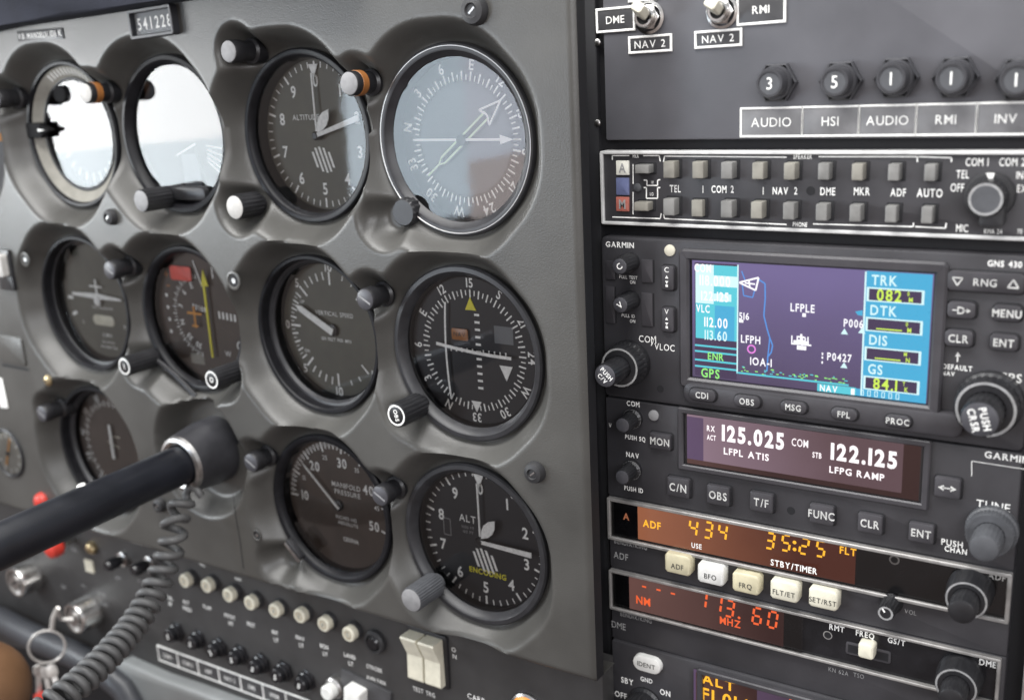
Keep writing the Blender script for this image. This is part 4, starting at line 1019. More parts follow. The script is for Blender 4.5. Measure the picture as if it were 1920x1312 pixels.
# circuit breakers
xs = [1390, 1505, 1611, 1718, 1831, 1942]; NM = ['AUDIO', 'HSI', 'AUDIO', 'RMI', 'INV']
first = None
for i, (px, py, dg) in enumerate(((1440, 157, '3'), (1562, 154, '5'), (1668, 148, '1'), (1781, 147, '1'), (1903, 150, '1'))):
    o = (*Q(px + 2, py, UZ + 9.5), UZ)
    lab = 'round black breaker marked %s above the lettering %s' % (dg, NM[i]) + (' beside the RMI cell' if i == 2 else '')
    t = thing(FQ, 'circuit_breaker', lab, 'circuit breaker', o, 'round black breakers above the name strip')
    if first is None:
        b = MB().at(o[0], o[1]); b.mat('breaker_grey').lathe([(7.4, UZ), (7.4, UZ + 2.2), (6.8, UZ + 2.8)], 6, cap1=False); b.lathe([(6.0, UZ + 2.2), (6.0, UZ + 3.6), (5.6, UZ + 4.2), (4.5, UZ + 4.2)], 36, cap1=False); nut = b.build('nut', t); first = t
    else:
        n2 = nut.copy(); COL.objects.link(n2); n2.parent = t; ORIG[n2.name] = o
    b = MB().at(o[0], o[1]); b.mat('breaker_grey').lathe([(4.9, UZ + 2), (4.9, UZ + 8.8), (4.6, UZ + 9.5), (3.9, UZ + 9.5), (3.7, UZ + 9.1)], 36, cap1=False); b.mat('knob_grey').disc(3.8, UZ + 9.15, 32)
    b.mat('legend_white').text(dg, 0, 0, 4.0, UZ + 9.3, 0, .9); b.build('cap', t)
b = MB(); y0 = (Q(1390, 202, UZ)[1] + Q(1390, 258, UZ)[1]) / 2; hh = Q(1390, 202, UZ)[1] - Q(1390, 258, UZ)[1]
for i, s in enumerate(NM):
    xa, xb = Q(xs[i], 230, UZ)[0], Q(xs[i + 1], 230, UZ)[0]
    b.at((xa + xb) / 2, y0 + .0 * i); b.mat('foil_plate').rbox(0, 0, xb - xa + .4, hh, .2, UZ, UZ + .5, .1); b.mat('legend_white').rframe(0, 0, xb - xa + .75, hh, .75, .2, UZ + .1, UZ + .75)
    b.text(s, 0, 0, sz(xs[i] + 50, 230, 9, 17)[1], UZ + .62, 0, .95)
single(FQ, 'placard', 'long silvery name strip reading AUDIO HSI AUDIO RMI INV', 'placard', b, (Q(1600, 230)[0], y0, UZ))

# ---------------------------------------------------------------- audio panel
AZ = 1.0
V = lambda v: -v
yt, yb = V(0.2), V(29.1); yc = (yt + yb) / 2
t = thing(FQ, 'audio_panel', 'slim black audio selector unit with silver border and two rows of grey buttons', 'audio panel', (WK / 2, yc, -3))
b = MB(); b.at(WK / 2, yc); b.mat('radio_black').rbox(0, 0, WK - .4, yt - yb - .4, 1, -6, AZ, .3)
W_ = 'legend_white'; z = AZ + .12
def ln(b, pts, w=.45, zz=None): b.at(); b.mat(W_).path([Q(*p, z) for p in pts], w, z if zz is None else zz)
ln(b, [(1148, 292), (1180, 292)]); ln(b, [(1206, 292), (1236, 292), (1238, 303)]); ln(b, [(1148, 292), (1148, 300)])
ln(b, [(1244, 304), (1246, 293), (1475, 295)]); ln(b, [(1535, 294), (1720, 294), (1720, 304)]); ln(b, [(1722, 294), (1784, 296), (1784, 304)])
ln(b, [(1148, 407), (1238, 410), (1240, 400)]); ln(b, [(1244, 402), (1246, 410), (1475, 421)]); ln(b, [(1525, 420), (1712, 425), (1713, 418)]); ln(b, [(1716, 425), (1773, 428), (1774, 418)])
ln(b, [(1187, 345), (1187, 308)], .4); ln(b, [(1187, 360), (1187, 402)], .4)
ln(b, [(1207, 338), (1213, 338), (1213, 348), (1233, 348), (1233, 338), (1238, 337)], .5); ln(b, [(1207, 352), (1212, 352), (1212, 372), (1233, 372), (1233, 352), (1238, 352)], .5)
b.mat(W_)
for s, px, py, hp, bo in (('MKR', 1192, 293, 6, 1), ('SPEAKER', 1505, 294, 8, 1), ('PHONE', 1500, 421, 8, 1), ('TEL', 1266, 354, 13, 1), ('1', 1318, 355, 13, 1), ('COM', 1348, 355, 13, 1), ('2', 1373, 355, 13, 1),
                          ('1', 1431, 358, 13, 1), ('NAV', 1463, 358, 13, 1), ('2', 1492, 358, 13, 1), ('DME', 1552, 359, 14, 1), ('MKR', 1616, 359, 14, 1), ('ADF', 1684, 361, 14, 1), ('AUTO', 1743, 362, 15, 1),
                          ('COM 1', 1832, 304, 15, 0), ('COM 2', 1898, 304, 15, 0), ('TEL', 1805, 327, 15, 0), ('OFF', 1795, 352, 15, 0), ('INT', 1917, 329, 14, 0), ('EXT', 1921, 354, 14, 0), ('MIC', 1804, 428, 14, 0),
                          ('KMA 24', 1862, 434, 9, 0), ('70', 1912, 434, 9, 0), ('HI', 1223, 342, 6, 0), ('LO', 1222, 364, 6, 0)):
    qtext(b, s, px, py, hp, z, bo, .66 if bo else .62)
b.mat('cavity_black'); q = Q(1520, 358, z); b.at(*q).disc(1.6, z + .02, 20)
b.build('faceplate', t)
b = MB().at(WK / 2, yc); b.mat('silver_edge').rframe(0, 0, WK, yt - yb, 1.25, .8, -5.5, AZ + 1.3); b.build('border', t)
for px, py, m, s, w, h in ((1167, 315, 'lens_white', 'A', 24, 27), (1167, 350, 'lens_blue', 'O', 24, 32), (1167, 383, 'lens_red', 'M', 24, 27)):
    x, y = Q(px, py, AZ + .6); ww, hh = sz(px, py, w, h); b = MB().at(x, y); b.mat(m).rbox(0, 0, ww, hh, .3, AZ - .5, AZ + .7, .25)
    if s != 'O': b.mat('legend_dim').text(s, 0, 0, hh * .62, AZ + .8, 1, .8)
    b.build('marker_lamp', t)
x, y = Q(1195, 352, AZ + .5); b = MB().at(x, y); b.mat('knob_grey').lathe([(1.7, AZ), (1.6, AZ + .6), (.9, AZ + 1)], 20); b.build('light_sensor', t)
def agbtn(px, py, w, h, zt=5.2):
    x, y = Q(px - 5, py, AZ + zt); ww, hh = sz(px, py, w, h)
    b = MB().at(x, y); b.mat('cavity_black').rbox(.3, 0, ww + 1.6, hh + 1.2, .3, AZ - .5, AZ + .25, .1); zt += random.uniform(-.7, .5); b.mat(random.choice(('button_grey', 'button_grey', 'button_warm'))).rbox(0, 0, ww, hh, .35, AZ, AZ + zt, .4, 2); b.build('button', t)
for i, px in enumerate((1258, 1312, 1367, 1425, 1485, 1548, 1612, 1680, 1748)): agbtn(px, 319 + i * .7, 21, 31)
for i, px in enumerate((1258, 1312, 1367, 1423, 1483, 1545, 1608, 1674, 1742)): agbtn(px, 389 + i * 1.9, 21, 31, 5.2 if i != 1 else 2.5)
agbtn(1207, 318, 26, 16); agbtn(1206, 388, 26, 16)
x, y = Q(1848, 374, AZ + 10)
b = MB().at(x, y); b.mat('dark_rubber').lathe([(7.8, AZ), (7.8, AZ + 2), (7.2, AZ + 3)], 40); b.rbox(1.6, -5.5, 7.5, 8, 1.5, AZ + 1, AZ + 7, 1); b.mat('black_plastic').lathe([(6.0, AZ + 2.5), (5.8, AZ + 9), (5.4, AZ + 10)], flutes=20, amp=.3, fl=(0, 1)); kb = b.build('knob', t)
b = MB().at(x, y); b.mat('legend_dim').annulus(4.4, 5.2, AZ + 10.15); b.mat('knob_grey').disc(4.4, AZ + 10.12); b.build('knob_cap', kb)
b = MB().at(x, y); b.mat(W_).prism([(-1.4, 7.6), (1.2, 7.6), (.3, 4.2)][::-1], AZ + 2.9, AZ + 3.3); b.build('index_mark', kb)

# ---------------------------------------------------------------- generic pieces for the navigation radios
def key(t, px, py, wpx, hpx, txt, zb, zt, tp, m='radio_raised', r=.9, tm='legend_soft', rot=0, name='button', well=True, sxx=.85):
    x, y = Q(px, py, zt); w, h = sz(px, py, wpx, hpx, zt)
    b = MB().at(x, y, 0, rz=rot)
    if well: b.mat('cavity_black').rbox(.15, -.05, w + 1.0, h + 1.0, r + .4, zb - .3, zb + .18, .1)
    b.mat(m).rbox(0, 0, w, h, r, zb, zt, .55)
    if txt == 'SWAP':
        b.mat(tm); hw = w * .36; b.line((-hw * .5, 0), (hw * .5, 0), h * .07, zt + .1); b.flat([(-hw, 0), (-hw * .35, -h * .15), (-hw * .35, h * .15)], zt + .1); b.flat([(hw, 0), (hw * .35, h * .15), (hw * .35, -h * .15)], zt + .1)
    elif txt == 'RNG':
        b.mat(tm).text('RNG', 0, 0, h * .36, zt + .1, 0, .95)
        for s, o in ((1, w * .36), (-1, -w * .36)): b.path([(o - h * .24, -s * h * .17), (o + h * .24, -s * h * .17), (o, s * h * .22), (o - h * .24, -s * h * .17)], h * .07, zt + .1)
    elif txt == 'DTO':
        b.mat(tm).text('D', 0, 0, h * .42, zt + .1, 1); b.line((-w * .3, 0), (-w * .12, 0), h * .07, zt + .1); b.line((w * .05, 0), (w * .22, 0), h * .07, zt + .1); b.flat([(w * .34, 0), (w * .2, h * .14), (w * .2, -h * .14)], zt + .1)
    elif txt: b.mat(tm).text(txt, 0, 0, sz(px, py, 9, tp, zt)[1], zt + .1, 1, sxx)
    return b.build(name, t)
def dual_knob(t, px, py, zb, r1, h1, r2, h2, txt=None, cap='cap_dark', rot=-.6, fl=26, m='black_plastic', edge='legend_dim', tpx=None):
    x, y = Q(px, py, zb)
    b = MB().at(x, y); b.mat(m).lathe([(r1 * 1.07, zb), (r1 * 1.07, zb + h1 * .35), (r1, zb + h1 * .45), (r1, zb + h1 - .8), (r1 * .94, zb + h1), (r2, zb + h1)], flutes=fl, amp=r1 * .035, fl=(2, 3), cap1=False)
    b.mat(edge).annulus(r1 * .84, r1 * .93, zb + h1 + .06); ko = b.build('outer_knob', t)
    b = MB().at(x, y); b.mat(m).lathe([(r2 * .93, zb + h1 - .5), (r2, zb + h1 + .5), (r2, zb + h1 + h2 - .7), (r2 * .92, zb + h1 + h2)], flutes=20, amp=r2 * .06, fl=(1, 2)); ki = b.build('inner_knob', t)
    Z = zb + h1 + h2
    b = MB().at(x, y, 0, rz=rot); b.mat(cap).lathe([(r2 * .9, Z - .1), (r2 * .9, Z + .15), (r2 * .85, Z + .3)], 36)
    if txt:
        b.mat('legend_white').text(txt[0], 0, r2 * .26, r2 * .36, Z + .42, 1, .9); b.text(txt[1], 0, -r2 * .30, r2 * .36, Z + .42, 1, .9)
    b.build('knob_cap', ki)
    return ko

# ---------------------------------------------------------------- GPS navigator
GZ = 3.0
yt, yb = V(33.7), V(100.7)
t = thing(FQ, 'gps_navigator', 'tall black radio with colour map screen and two big double knobs', 'gps navigator', (WK / 2, (yt + yb) / 2, -3))
b = MB().at(WK / 2, (yt + yb) / 2); b.mat('radio_black').rbox(0, 0, WK, yt - yb, 2.2, -6, GZ, .9)
z = GZ + .1; b.mat('legend_white')
for s, px, py, hp, bo, sx_ in (('GARMIN', 1162, 459, 10, 1, .95), ('GNS 430', 1884, 495, 11, 1, .85), ('COM', 1214, 636, 12, 0, .85), ('VLOC', 1246, 651, 12, 0, .8), ('GPS', 1894, 708, 16, 0, .95), ('DEFAULT', 1795, 689, 9, 1, .8), ('NAV', 1778, 700, 8, 1, .8),
                       ('PULL TEST', 1178, 520, 6, 0, .8), ('ON', 1186, 529, 6, 0, .8), ('PULL ID', 1178, 592, 6, 0, .8), ('ON', 1186, 602, 6, 0, .8)): qtext(b, s, px, py, hp, z, bo, sx_)
ln(b, [(1221, 648), (1229, 630)], .4, z); ln(b, [(1795, 678), (1796, 664)], .4, z); qpoly(b, [(1791, 668), (1796, 660), (1801, 668)], z, 'legend_white')
b.at(*Q(1238, 729, z)); b.mat('cavity_black').disc(1.5, z, 20)
b.build('faceplate', t)
# raised screen surround and key bar
A, B_, C_, D_ = Q(1279, 466, GZ + 2), Q(1768, 492, GZ + 2), Q(1812, 806, GZ + 4), Q(1272, 712, GZ + 4)
s0, s1, s2, s3 = Q(1299, 486, GZ), Q(1753, 513, GZ), Q(1738, 758, GZ), Q(1298, 704, GZ)
sxl, sxr, syt, syb = (s0[0] + s3[0]) / 2, (s1[0] + s2[0]) / 2, (s0[1] + s1[1]) / 2, (s2[1] + s3[1]) / 2
cx, cy = (sxl + sxr) / 2, (syt + syb) / 2; sw, sh = sxr - sxl, syt - syb
b = MB().at(cx, cy); b.mat('radio_raised').rframe(0, 0, sw + 9.5, sh + 8.6, 4.2, 2, GZ - .5, GZ + 2.6)
kx0, ky0 = Q(1279, 732, GZ + 3.4); kx1, ky1 = Q(1806, 800, GZ + 3.4); ky = (ky0 + ky1) / 2
b.at((kx0 + kx1) / 2, ky - .6); b.rbox(0, 0, kx1 - kx0, 8.8, 3.8, GZ - .5, GZ + 3.0, 1.2); b.build('screen_surround', t)
# the screen itself
b = MB(); zz = GZ + .15
b.at(cx, cy); b.mat('lcd_purple').quad(-sw / 2, -sh / 2, sw / 2, sh / 2, zz)
def SX(u): return sxl + u * sw
def SY(v): return syt - v * sh
def R(u0, v0, u1, v1, m, k): b.at(); b.mat(m).quad(SX(u0), SY(v1), SX(u1), SY(v0), zz + .05 * k)
def TX(s, u, v, hgt, m, k, sx_=1.0, bo=1, al='c'): b.at(); b.mat(m).text(s, SX(u), SY(v), hgt * sh, zz + .05 * k, bo, sx_ * .8, 0, al)
def LN(pts, w, m, k): b.at(); b.mat(m).path([(SX(u), SY(v)) for u, v in pts], w, zz + .05 * k)
R(.012, .02, .206, .985, 'lcd_dark', 1)
R(.016, .035, .206, .66, 'lcd_cyan', 2); R(.016, .035, .1, .36, 'lcd_pale', 2.5); R(.016, .12, .206, .21, 'lcd_pale', 2.7); R(.016, .27, .18, .33, 'lcd_pale', 2.7)
TX('COM', .05, .065, .065, 'lcd_white', 4, .8); TX('118.000', .105, .165, .082, 'lcd_white', 4, .86); TX('122.125', .105, .295, .075, 'lcd_white', 4, .86)
R(.105, .37, .195, .66, 'lcd_blue', 2.6); TX('VLC', .05, .405, .062, 'lcd_white', 4, .8); TX('112.00', .11, .515, .078, 'lcd_white', 4, .86); TX('113.60', .11, .625, .078, 'lcd_pale', 4, .86)
for v in (.715, .765, .84, .895): R(.012, v, .206, v + .016, 'lcd_cyan', 3)
R(.206, .02, .212, .93, 'lcd_pale', 3); TX('ENR', .11, .805, .06, 'lcd_green', 4); TX('GPS', .085, .955, .075, 'lcd_green', 4); R(.205, .915, .69, .93, 'lcd_cyan', 3)
# map
LN([(.225, .07), (.24, .14)], .45, 'lcd_line', 1.5); LN([(.228, .17), (.235, .27), (.275, .28), (.285, .21)], .45, 'lcd_line', 1.5)
LN([(.30, .13), (.328, .16), (.330, .28), (.325, .42), (.34, .53), (.352, .60), (.365, .66), (.36, .72), (.345, .76), (.342, .88)], .55, 'lcd_line', 1.5); LN([(.352, .6), (.348, .7), (.345, .76)], .5, 'lcd_line', 1.6)
LN([(.215, .165), (.30, .115), (.288, .22), (.215, .165)], .7, 'lcd_white', 2); LN([(.24, .165), (.285, .17)], .6, 'lcd_white', 2); LN([(.258, .145), (.262, .195)], .6, 'lcd_white', 2)
TX('516', .238, .44, .055, 'lcd_white', 3, 1); R(.215, .47, .235, .495, 'lcd_white', 2); TX('LFPH', .268, .63, .062, 'lcd_white', 3, .95)
b.at(SX(.272), SY(.71)); b.mat('lcd_pink').annulus(1.2, 1.75, zz + .1, seg=24)
TX('1OA-1', .315, .81, .062, 'lcd_white', 3, .95); TX('LFPLE', .49, .335, .062, 'lcd_white', 3, .95); R(.49, .375, .505, .405, 'lcd_white', 3)
TX('LFPL', .488, .60, .07, 'lcd_white', 3, .9); R(.455, .60, .52, .635, 'lcd_white', 3); R(.47, .64, .51, .675, 'lcd_white', 3); R(.483, .545, .492, .6, 'lcd_white', 3)
TX('P006', .70, .425, .06, 'lcd_white', 3, .9); TX('P0427', .648, .705, .06, 'lcd_white', 3, .9)
for u, v in ((.665, .495), (.735, .475), (.668, .765)): b.at(SX(u), SY(v)); b.mat('lcd_pale').flat([(-1.3, -1), (1.3, -1), (0, 1.2)], zz + .12)
b.at(); b.mat('lcd_blue').flat([(SX(.735), SY(.315)), (SX(.705), SY(.33)), (SX(.715), SY(.355)), (SX(.735), SY(.36))], zz + .1)
rnd = random.Random(3)
for k in range(46):
    u = .22 + .46 * rnd.random(); v = .86 + .05 * rnd.random(); R(u, v, u + .006 + .008 * rnd.random(), v + .008, 'lcd_green' if k % 3 else 'lcd_cyan', 1.6 + .01 * k)
for v in (.68, .71, .75): R(.575, v, .581, v + .02, 'lcd_white', 2)
# right column
R(.738, .015, .745, .985, 'lcd_pale', 3); R(.745, .01, .995, .985, 'lcd_blue', 2)
for i, (lab, val) in enumerate((('TRK', '082'), ('DTK', ''), ('DIS', ''), ('GS', '84.1'))):
    v = .02 + .232 * i
    TX(lab, .765, v + .055, .075, 'lcd_cyan' if 0 else 'lcd_pale', 4, 1.0, 1, 'l'); R(.748, v + .112, .968, v + .222, 'lcd_pale', 3); R(.757, v + .124, .958, v + .212, 'lcd_dark', 3.4)
    if val: TX(val, .835, v + .167, .085, 'lcd_yellow', 4, 1.05)
    else: R(.79, v + .192, .89, v + .202, 'lcd_yellow', 4)
    TX('M' if i < 2 else ('N' if i == 2 else 'K'), .918, v + .19, .035, 'lcd_yellow', 4); TX('0' if i < 2 else ('M' if i == 2 else 'T'), .908, v + .145, .03, 'lcd_yellow', 4, .9)
R(.56, .94, .995, .998, 'lcd_blue', 2.5); R(.56, .935, .72, .998, 'lcd_cyan', 2.6); TX('NAV', .608, .968, .05, 'lcd_white', 4); R(.70, .945, .715, .995, 'lcd_white', 4)
for k in range(6): b.at(SX(.745 + .028 * k), SY(.968)); b.mat('lcd_pale').rframe(0, 0, 1.2, 2.2, .25, .1, zz + .1, zz + .22)
b.build('screen', t)
g = MB(); g.at(cx, cy); g.mat('window_glass').quad(-sw / 2 - .6, -sh / 2 - .6, sw / 2 + .6, sh / 2 + .6, zz + .7); g.build('screen_glass', t)
for px, py, s in ((1316, 741, 'CDI'), (1400, 753, 'OBS'), (1487, 764, 'MSG'), (1582, 777, 'FPL'), (1683, 790, 'PROC')): key(t, px, py, 50, 22, s, GZ + 2.9, GZ + 4.3, 11, r=2.2)
key(t, 1847, 530, 146, 38, 'RNG', GZ, GZ + 2.2, 13, r=1.6)
for px, py, s, tp in ((1802, 582, 'DTO', 14), (1888, 588, 'MENU', 14), (1797, 635, 'CLR', 14), (1882, 643, 'ENT', 14)): key(t, px, py, 54, 31, s, GZ, GZ + 2.2, tp, r=1.6)
for py, s in ((522, 'C'), (600, 'V')):
    ko = key(t, 1251, py, 24, 46, '', GZ, GZ + 1.8, 10, r=1.2)
    x, y = Q(1250, py, GZ + 1.9); b = MB().at(x, y); b.mat('legend_white').text(s, 0, 3.4, 2.0, GZ + 1.92, 0); b.flat([(-.7, 0), (.7, 0), (0, 1.2)], GZ + 1.92); b.flat([(0, -2.2), (.7, -1), (-.7, -1)], GZ + 1.92); b.quad(-.5, -3.4, .5, -2.4, GZ + 1.92); b.build('legend', ko)
x, y = Q(1255, 470, GZ + .6); b = MB().at(x, y); b.mat('ivory').lathe([(2.3, GZ), (2.2, GZ + .5), (1.2, GZ + .9)], 24); b.build('photocell', t)
for px, py, s in ((1183, 491, 'C'), (1184, 562, 'V')):
    x, y = Q(px, py, GZ); b = MB().at(x, y); b.mat('black_plastic').lathe([(3.9, GZ), (3.9, GZ + 3), (3.5, GZ + 4), (3.5, GZ + 9.5), (3.1, GZ + 10)], flutes=16, amp=.3, fl=(2, 3)); ko = b.build('volume_knob', t)
    b = MB().at(x, y, 0, rz=.7); b.mat('cap_dark').lathe([(3.0, GZ + 9.9), (3.0, GZ + 10.2), (2.8, GZ + 10.35)], 28); b.mat('legend_white').text(s, 0, 0, 2.3, GZ + 10.45, 1); b.build('knob_cap', ko)
for x0, y0, x1, y1 in ((1203, 486, 1225, 530), (1203, 548, 1225, 612), (1136, 488, 1154, 524), (1136, 536, 1154, 606)):
    a = Q(x0, y0, GZ); c = Q(x1, y1, GZ); b = MB().at((a[0] + c[0]) / 2, (a[1] + c[1]) / 2); b.mat('radio_raised').rbox(0, 0, c[0] - a[0], a[1] - c[1], .3, GZ - .2, GZ + .6, .2); b.mat('cavity_black').quad((c[0] - a[0]) / 2 - .1, -(a[1] - c[1]) / 2, (c[0] - a[0]) / 2 + .6, (a[1] - c[1]) / 2, GZ + .05); b.build('raised_pad', t)
dual_knob(t, 1181, 678, GZ, 8.6, 9.5, 4.9, 12.5, ('PUSH', 'C/V'), rot=-.75)
dual_knob(t, 1857, 752, GZ, 10.2, 10.0, 6.3, 11.0, ('PUSH', 'CRSR'), rot=1.85 - PI)

# ---------------------------------------------------------------- nav/com radio
NZ = 2.4
yt, yb = V(101.5), V(145.2)
t = thing(FQ, 'nav_com_radio', 'black radio with wide maroon display reading 125.025 and 122.125', 'radio', (WK / 2, (yt + yb) / 2, -3))
b = MB().at(WK / 2, (yt + yb) / 2); b.mat('radio_black').rbox(0, 0, WK, yt - yb, .8, -6, NZ, .5)
z = NZ + .1; b.mat('legend_white')
for s, px, py, hp, bo, sx_ in (('COM', 1187, 757, 9, 1, .8), ('PUSH SQ', 1191, 821, 8, 1, .75), ('NAV', 1186, 853, 9, 1, .8), ('PUSH ID', 1188, 917, 8, 1, .75), ('GARMIN', 1888, 857, 12, 1, 1.0), ('TUNE', 1862, 948, 15, 0, .95), ('PUSH', 1785, 1018, 11, 1, .85), ('CHAN', 1792, 1031, 10, 1, .8), ('V', 1144, 797, 8, 0, .8)): qtext(b, s, px, py, hp, z, bo, sx_)
b.at(*Q(1483, 957, z)); b.mat('cavity_black').disc(1.6, z, 20)
ln(b, [(1822, 892), (1822, 864), (1940, 882)], .25, z); 
for i in range(len(b.m) - 2, len(b.m)): pass
b.build('faceplate', t)
p0, p1, p2, p3 = Q(1288, 773, NZ), Q(1726, 838, NZ), Q(1724, 938, NZ), Q(1289, 868, NZ)
xl, xr, y0, y1 = (p0[0] + p3[0]) / 2, (p1[0] + p2[0]) / 2, (p0[1] + p1[1]) / 2, (p2[1] + p3[1]) / 2
cx, cy, w, h = (xl + xr) / 2, (y0 + y1) / 2, xr - xl, y0 - y1
b = MB().at(cx, cy); b.mat('radio_raised').rframe(0, 0, w + 7, h + 5.4, 2.4, .6, NZ - .5, NZ + 1.8); b.build('display_surround', t)
b = MB().at(cx, cy); zz = NZ + .15
b.mat('vfd_back').quad(-w / 2, -h / 2, w / 2, h / 2, zz); b.mat('vfd_edge').quad(-w / 2, -h / 2 + 1, -w / 2 + 7, h / 2 - 1, zz + .04)
b.mat('gas_dim').quad(w / 2 - 6, -h / 2, w / 2, h / 2, zz + .04); b.quad(-w / 2, -h / 2, w / 2 - 6, -h / 2 + 2.0, zz + .05)
b.mat('vfd_white')
def DT(s, px, py, hp, bo=1, sx_=.9): q = Q(px, py, zz); b.at(); b.text(s, q[0], q[1], sz(px, py, 9, hp, zz)[1], zz + .12, bo, sx_ * .74)
DT('125.025', 1411, 819, 28, 2, 1.02); DT('122.125', 1619, 854, 29, 2, 1.08); DT('COM', 1500, 830, 14, 0, .85); DT('RX', 1333, 803, 10, 1, .9); DT('ACT', 1334, 820, 9, 1, .75); DT('STB', 1532, 853, 10, 1, .8); DT('LFPL ATIS', 1399, 851, 12, 1, 1.25); DT('LFPG RAMP', 1606, 887, 12, 1, 1.25)
b.build('display', t)
g = MB().at(cx, cy); g.mat('window_glass').quad(-w / 2 - .6, -h / 2 - .6, w / 2 + .6, h / 2 + .6, zz + .8); g.build('display_glass', t)
key(t, 1237, 828, 40, 30, 'MON', NZ, NZ + 2.0, 13, sxx=.8)
for px, py, s in ((1271, 914, 'C/N'), (1346, 929, 'OBS'), (1427, 942, 'T/F'), (1540, 965, 'FUNC'), (1631, 982, 'CLR'), (1727, 1000, 'ENT')): key(t, px, py, 42 + (px - 1271) * .014, 36, s, NZ, NZ + 2.0, 14, sxx=.8)
key(t, 1776, 915, 50, 38, 'SWAP', NZ, NZ + 2.0, 13)
x, y = Q(1225, 779, NZ + .5); b = MB().at(x, y); b.mat('cap_grey').lathe([(2.3, NZ), (2.2, NZ + .5), (1.2, NZ + .9)], 24); b.build('photocell', t)
for px, py in ((1188, 783), (1187, 879)):
    x, y = Q(px, py, NZ); b = MB().at(x, y); b.mat('black_plastic').lathe([(4.2, NZ), (4.2, NZ + 1.6), (3.4, NZ + 2.4), (3.4, NZ + 9.6), (3.0, NZ + 10.2)], flutes=18, amp=.3, fl=(2, 3)); b.mat('legend_dim').annulus(3.6, 4.1, NZ + 1.75); ko = b.build('volume_knob', t)
    b = MB().at(x, y); b.mat('cap_dark').lathe([(2.9, NZ + 10.0), (2.9, NZ + 10.35), (2.6, NZ + 10.5)], 28); b.build('knob_cap', ko)
ko = dual_knob(t, 1861, 990, NZ, 8.1, 7, 5.0, 11, None, 'knob_grey', 0, 40, 'knob_grey', 'knob_grey')

# ---------------------------------------------------------------- ADF receiver and DME
def slim(name, label, cat, vt, vr0, vr1, vb, zf=2.0):
    t = thing(FQ, name, label, cat, (WK / 2, V((vt + vb) / 2), -3))
    b = MB().at(WK / 2, V((vt + vb) / 2)); b.mat('radio_black').rbox(0, 0, WK, vb - vt, .8, -6, zf, .4)
    return t, b, zf
t, b, zf = slim('adf_receiver', 'slim radio with glowing orange display reading 434 and 35:25 over five ivory keys', 'radio', 145.5, 146.1, 165.6, 179.0)
z = zf + .1; b.mat('legend_dim')
for s, px, py, hp, bo, sx_, m in (('BENDIX/KING', 1182, 1020, 8, 1, .75, 'legend_dim'), ('ADF', 1164, 1042, 12, 0, .8, 'legend_dim'), ('VOL', 1707, 1147, 8, 0, .8, 'legend_dim'), ('KR 87', 1404, 1066, 6, 0, .8, 'legend_dim')): b.mat(m); qtext(b, s, px, py, hp, z, bo, sx_)
b.build('faceplate', t)
yt, yb = V(145.9), V(165.3)
b = MB().at(WK / 2, (yt + yb) / 2); b.mat('dull_edge').rframe(0, 0, WK - .2, yt - yb, 1.5, .6, 0, zf + 2.2); b.mat('legend_white')
for s, px, py, hp in (('USE', 1306, 1023, 9), ('STBY/TIMER', 1488, 1062, 11)): qtext(b, s, px, py, hp, zf + 2.35, 1, .8)
b.build('border', t)
b = MB(); zz = zf + .2
b.at(); b.mat('black_gloss').quad(1, yb + 1.4, WK - 1, yt - 1.4, zz)
qa, qb = Q(1196, 980, zz)[0], Q(1605, 1035, zz)[0]
b.mat('gas_back').quad(qa, yb + 2.2, qb, yt - 1.6, zz + .05)
def G(s, px, py, hp, m='gas_amber'):
    x, y = Q(px, py, zz); hh = sz(px, py, 9, hp, zz)[1]; b.at(); b.mat(m).seg7(s, x, y, hh * .46, hh, hh * .13, zz + .18)
for s, px, py in (('4', 1300, 989), ('3', 1328, 993), ('4', 1355, 997), ('3', 1444, 1013), ('5', 1474, 1017), ('2', 1508, 1023), ('5', 1539, 1028)): G(s, px, py, 29)
b.mat('gas_amber')
for py in (1014, 1027): b.at(*Q(1490, py + 2, zz)); b.disc(.75, zz + .18, 12)
for s, px, py, hp in (('ADF', 1222, 983, 13), ('FLT', 1590, 1033, 13)): qtext(b, s, px, py, hp, zz + .18, 1, .85)
qtext(b.mat('gas_back'), 'ET', 1592, 1060, 12, zz + .18, 1, .85); b.mat('gas_back'); qtext(b, 'A', 1174, 968, 12, zz + .18, 1, .9)
b.at(*Q(1677, 1049, zz)); b.mat('dull_edge').annulus(1.3, 1.9, zz + .1, seg=24); b.mat('cavity_black').disc(1.3, zz + .12, 20)
b.mat('legend_white'); qtext(b, 'ADF', 1869, 1081, 11, zz + .2, 1, .85)
b.build('display', t)
g = MB(); g.mat('window_glass').quad(1.4, yb + 1.6, WK - 1.4, yt - 1.6, zz + .9); g.build('display_glass', t)
for px, py, s, m in ((1270, 1058, 'ADF', 'ivory_warm'), (1332, 1077, 'BFO', 'button_white'), (1398, 1094, 'FRQ', 'ivory_warm'), (1470, 1108, 'FLT/ET', 'ivory'), (1543, 1123, 'SET/RST', 'ivory')):
    x, y = Q(px, py, zf + 5); w, h = sz(px, py, 48 + (px - 1270) * .025, 36, zf + 5)
    b = MB().at(x, y, 0); b.mat(m).prism([(-w * .42, -h / 2), (w * .42, -h / 2), (w / 2, -h * .38), (w / 2, h * .36), (w * .40, h / 2), (-w * .42, h / 2), (-w / 2, h * .36), (-w / 2, -h * .38)], zf - .3, zf + 5.2, .9)
    b.mat('legend_black').text(s, 0, -.8, h * .26, zf + 5.35, 0, .85); b.build('button', t, smooth=50)
x, y = Q(1672, 1128, zf); b = MB().at(x, y); b.mat('black_plastic').lathe([(4.2, zf), (4.0, zf + 1.5), (3.3, zf + 3), (3.1, zf + 9), (2.8, zf + 9.6)], flutes=14, amp=.5, fl=(2, 3)); ko = b.build('volume_knob', t)
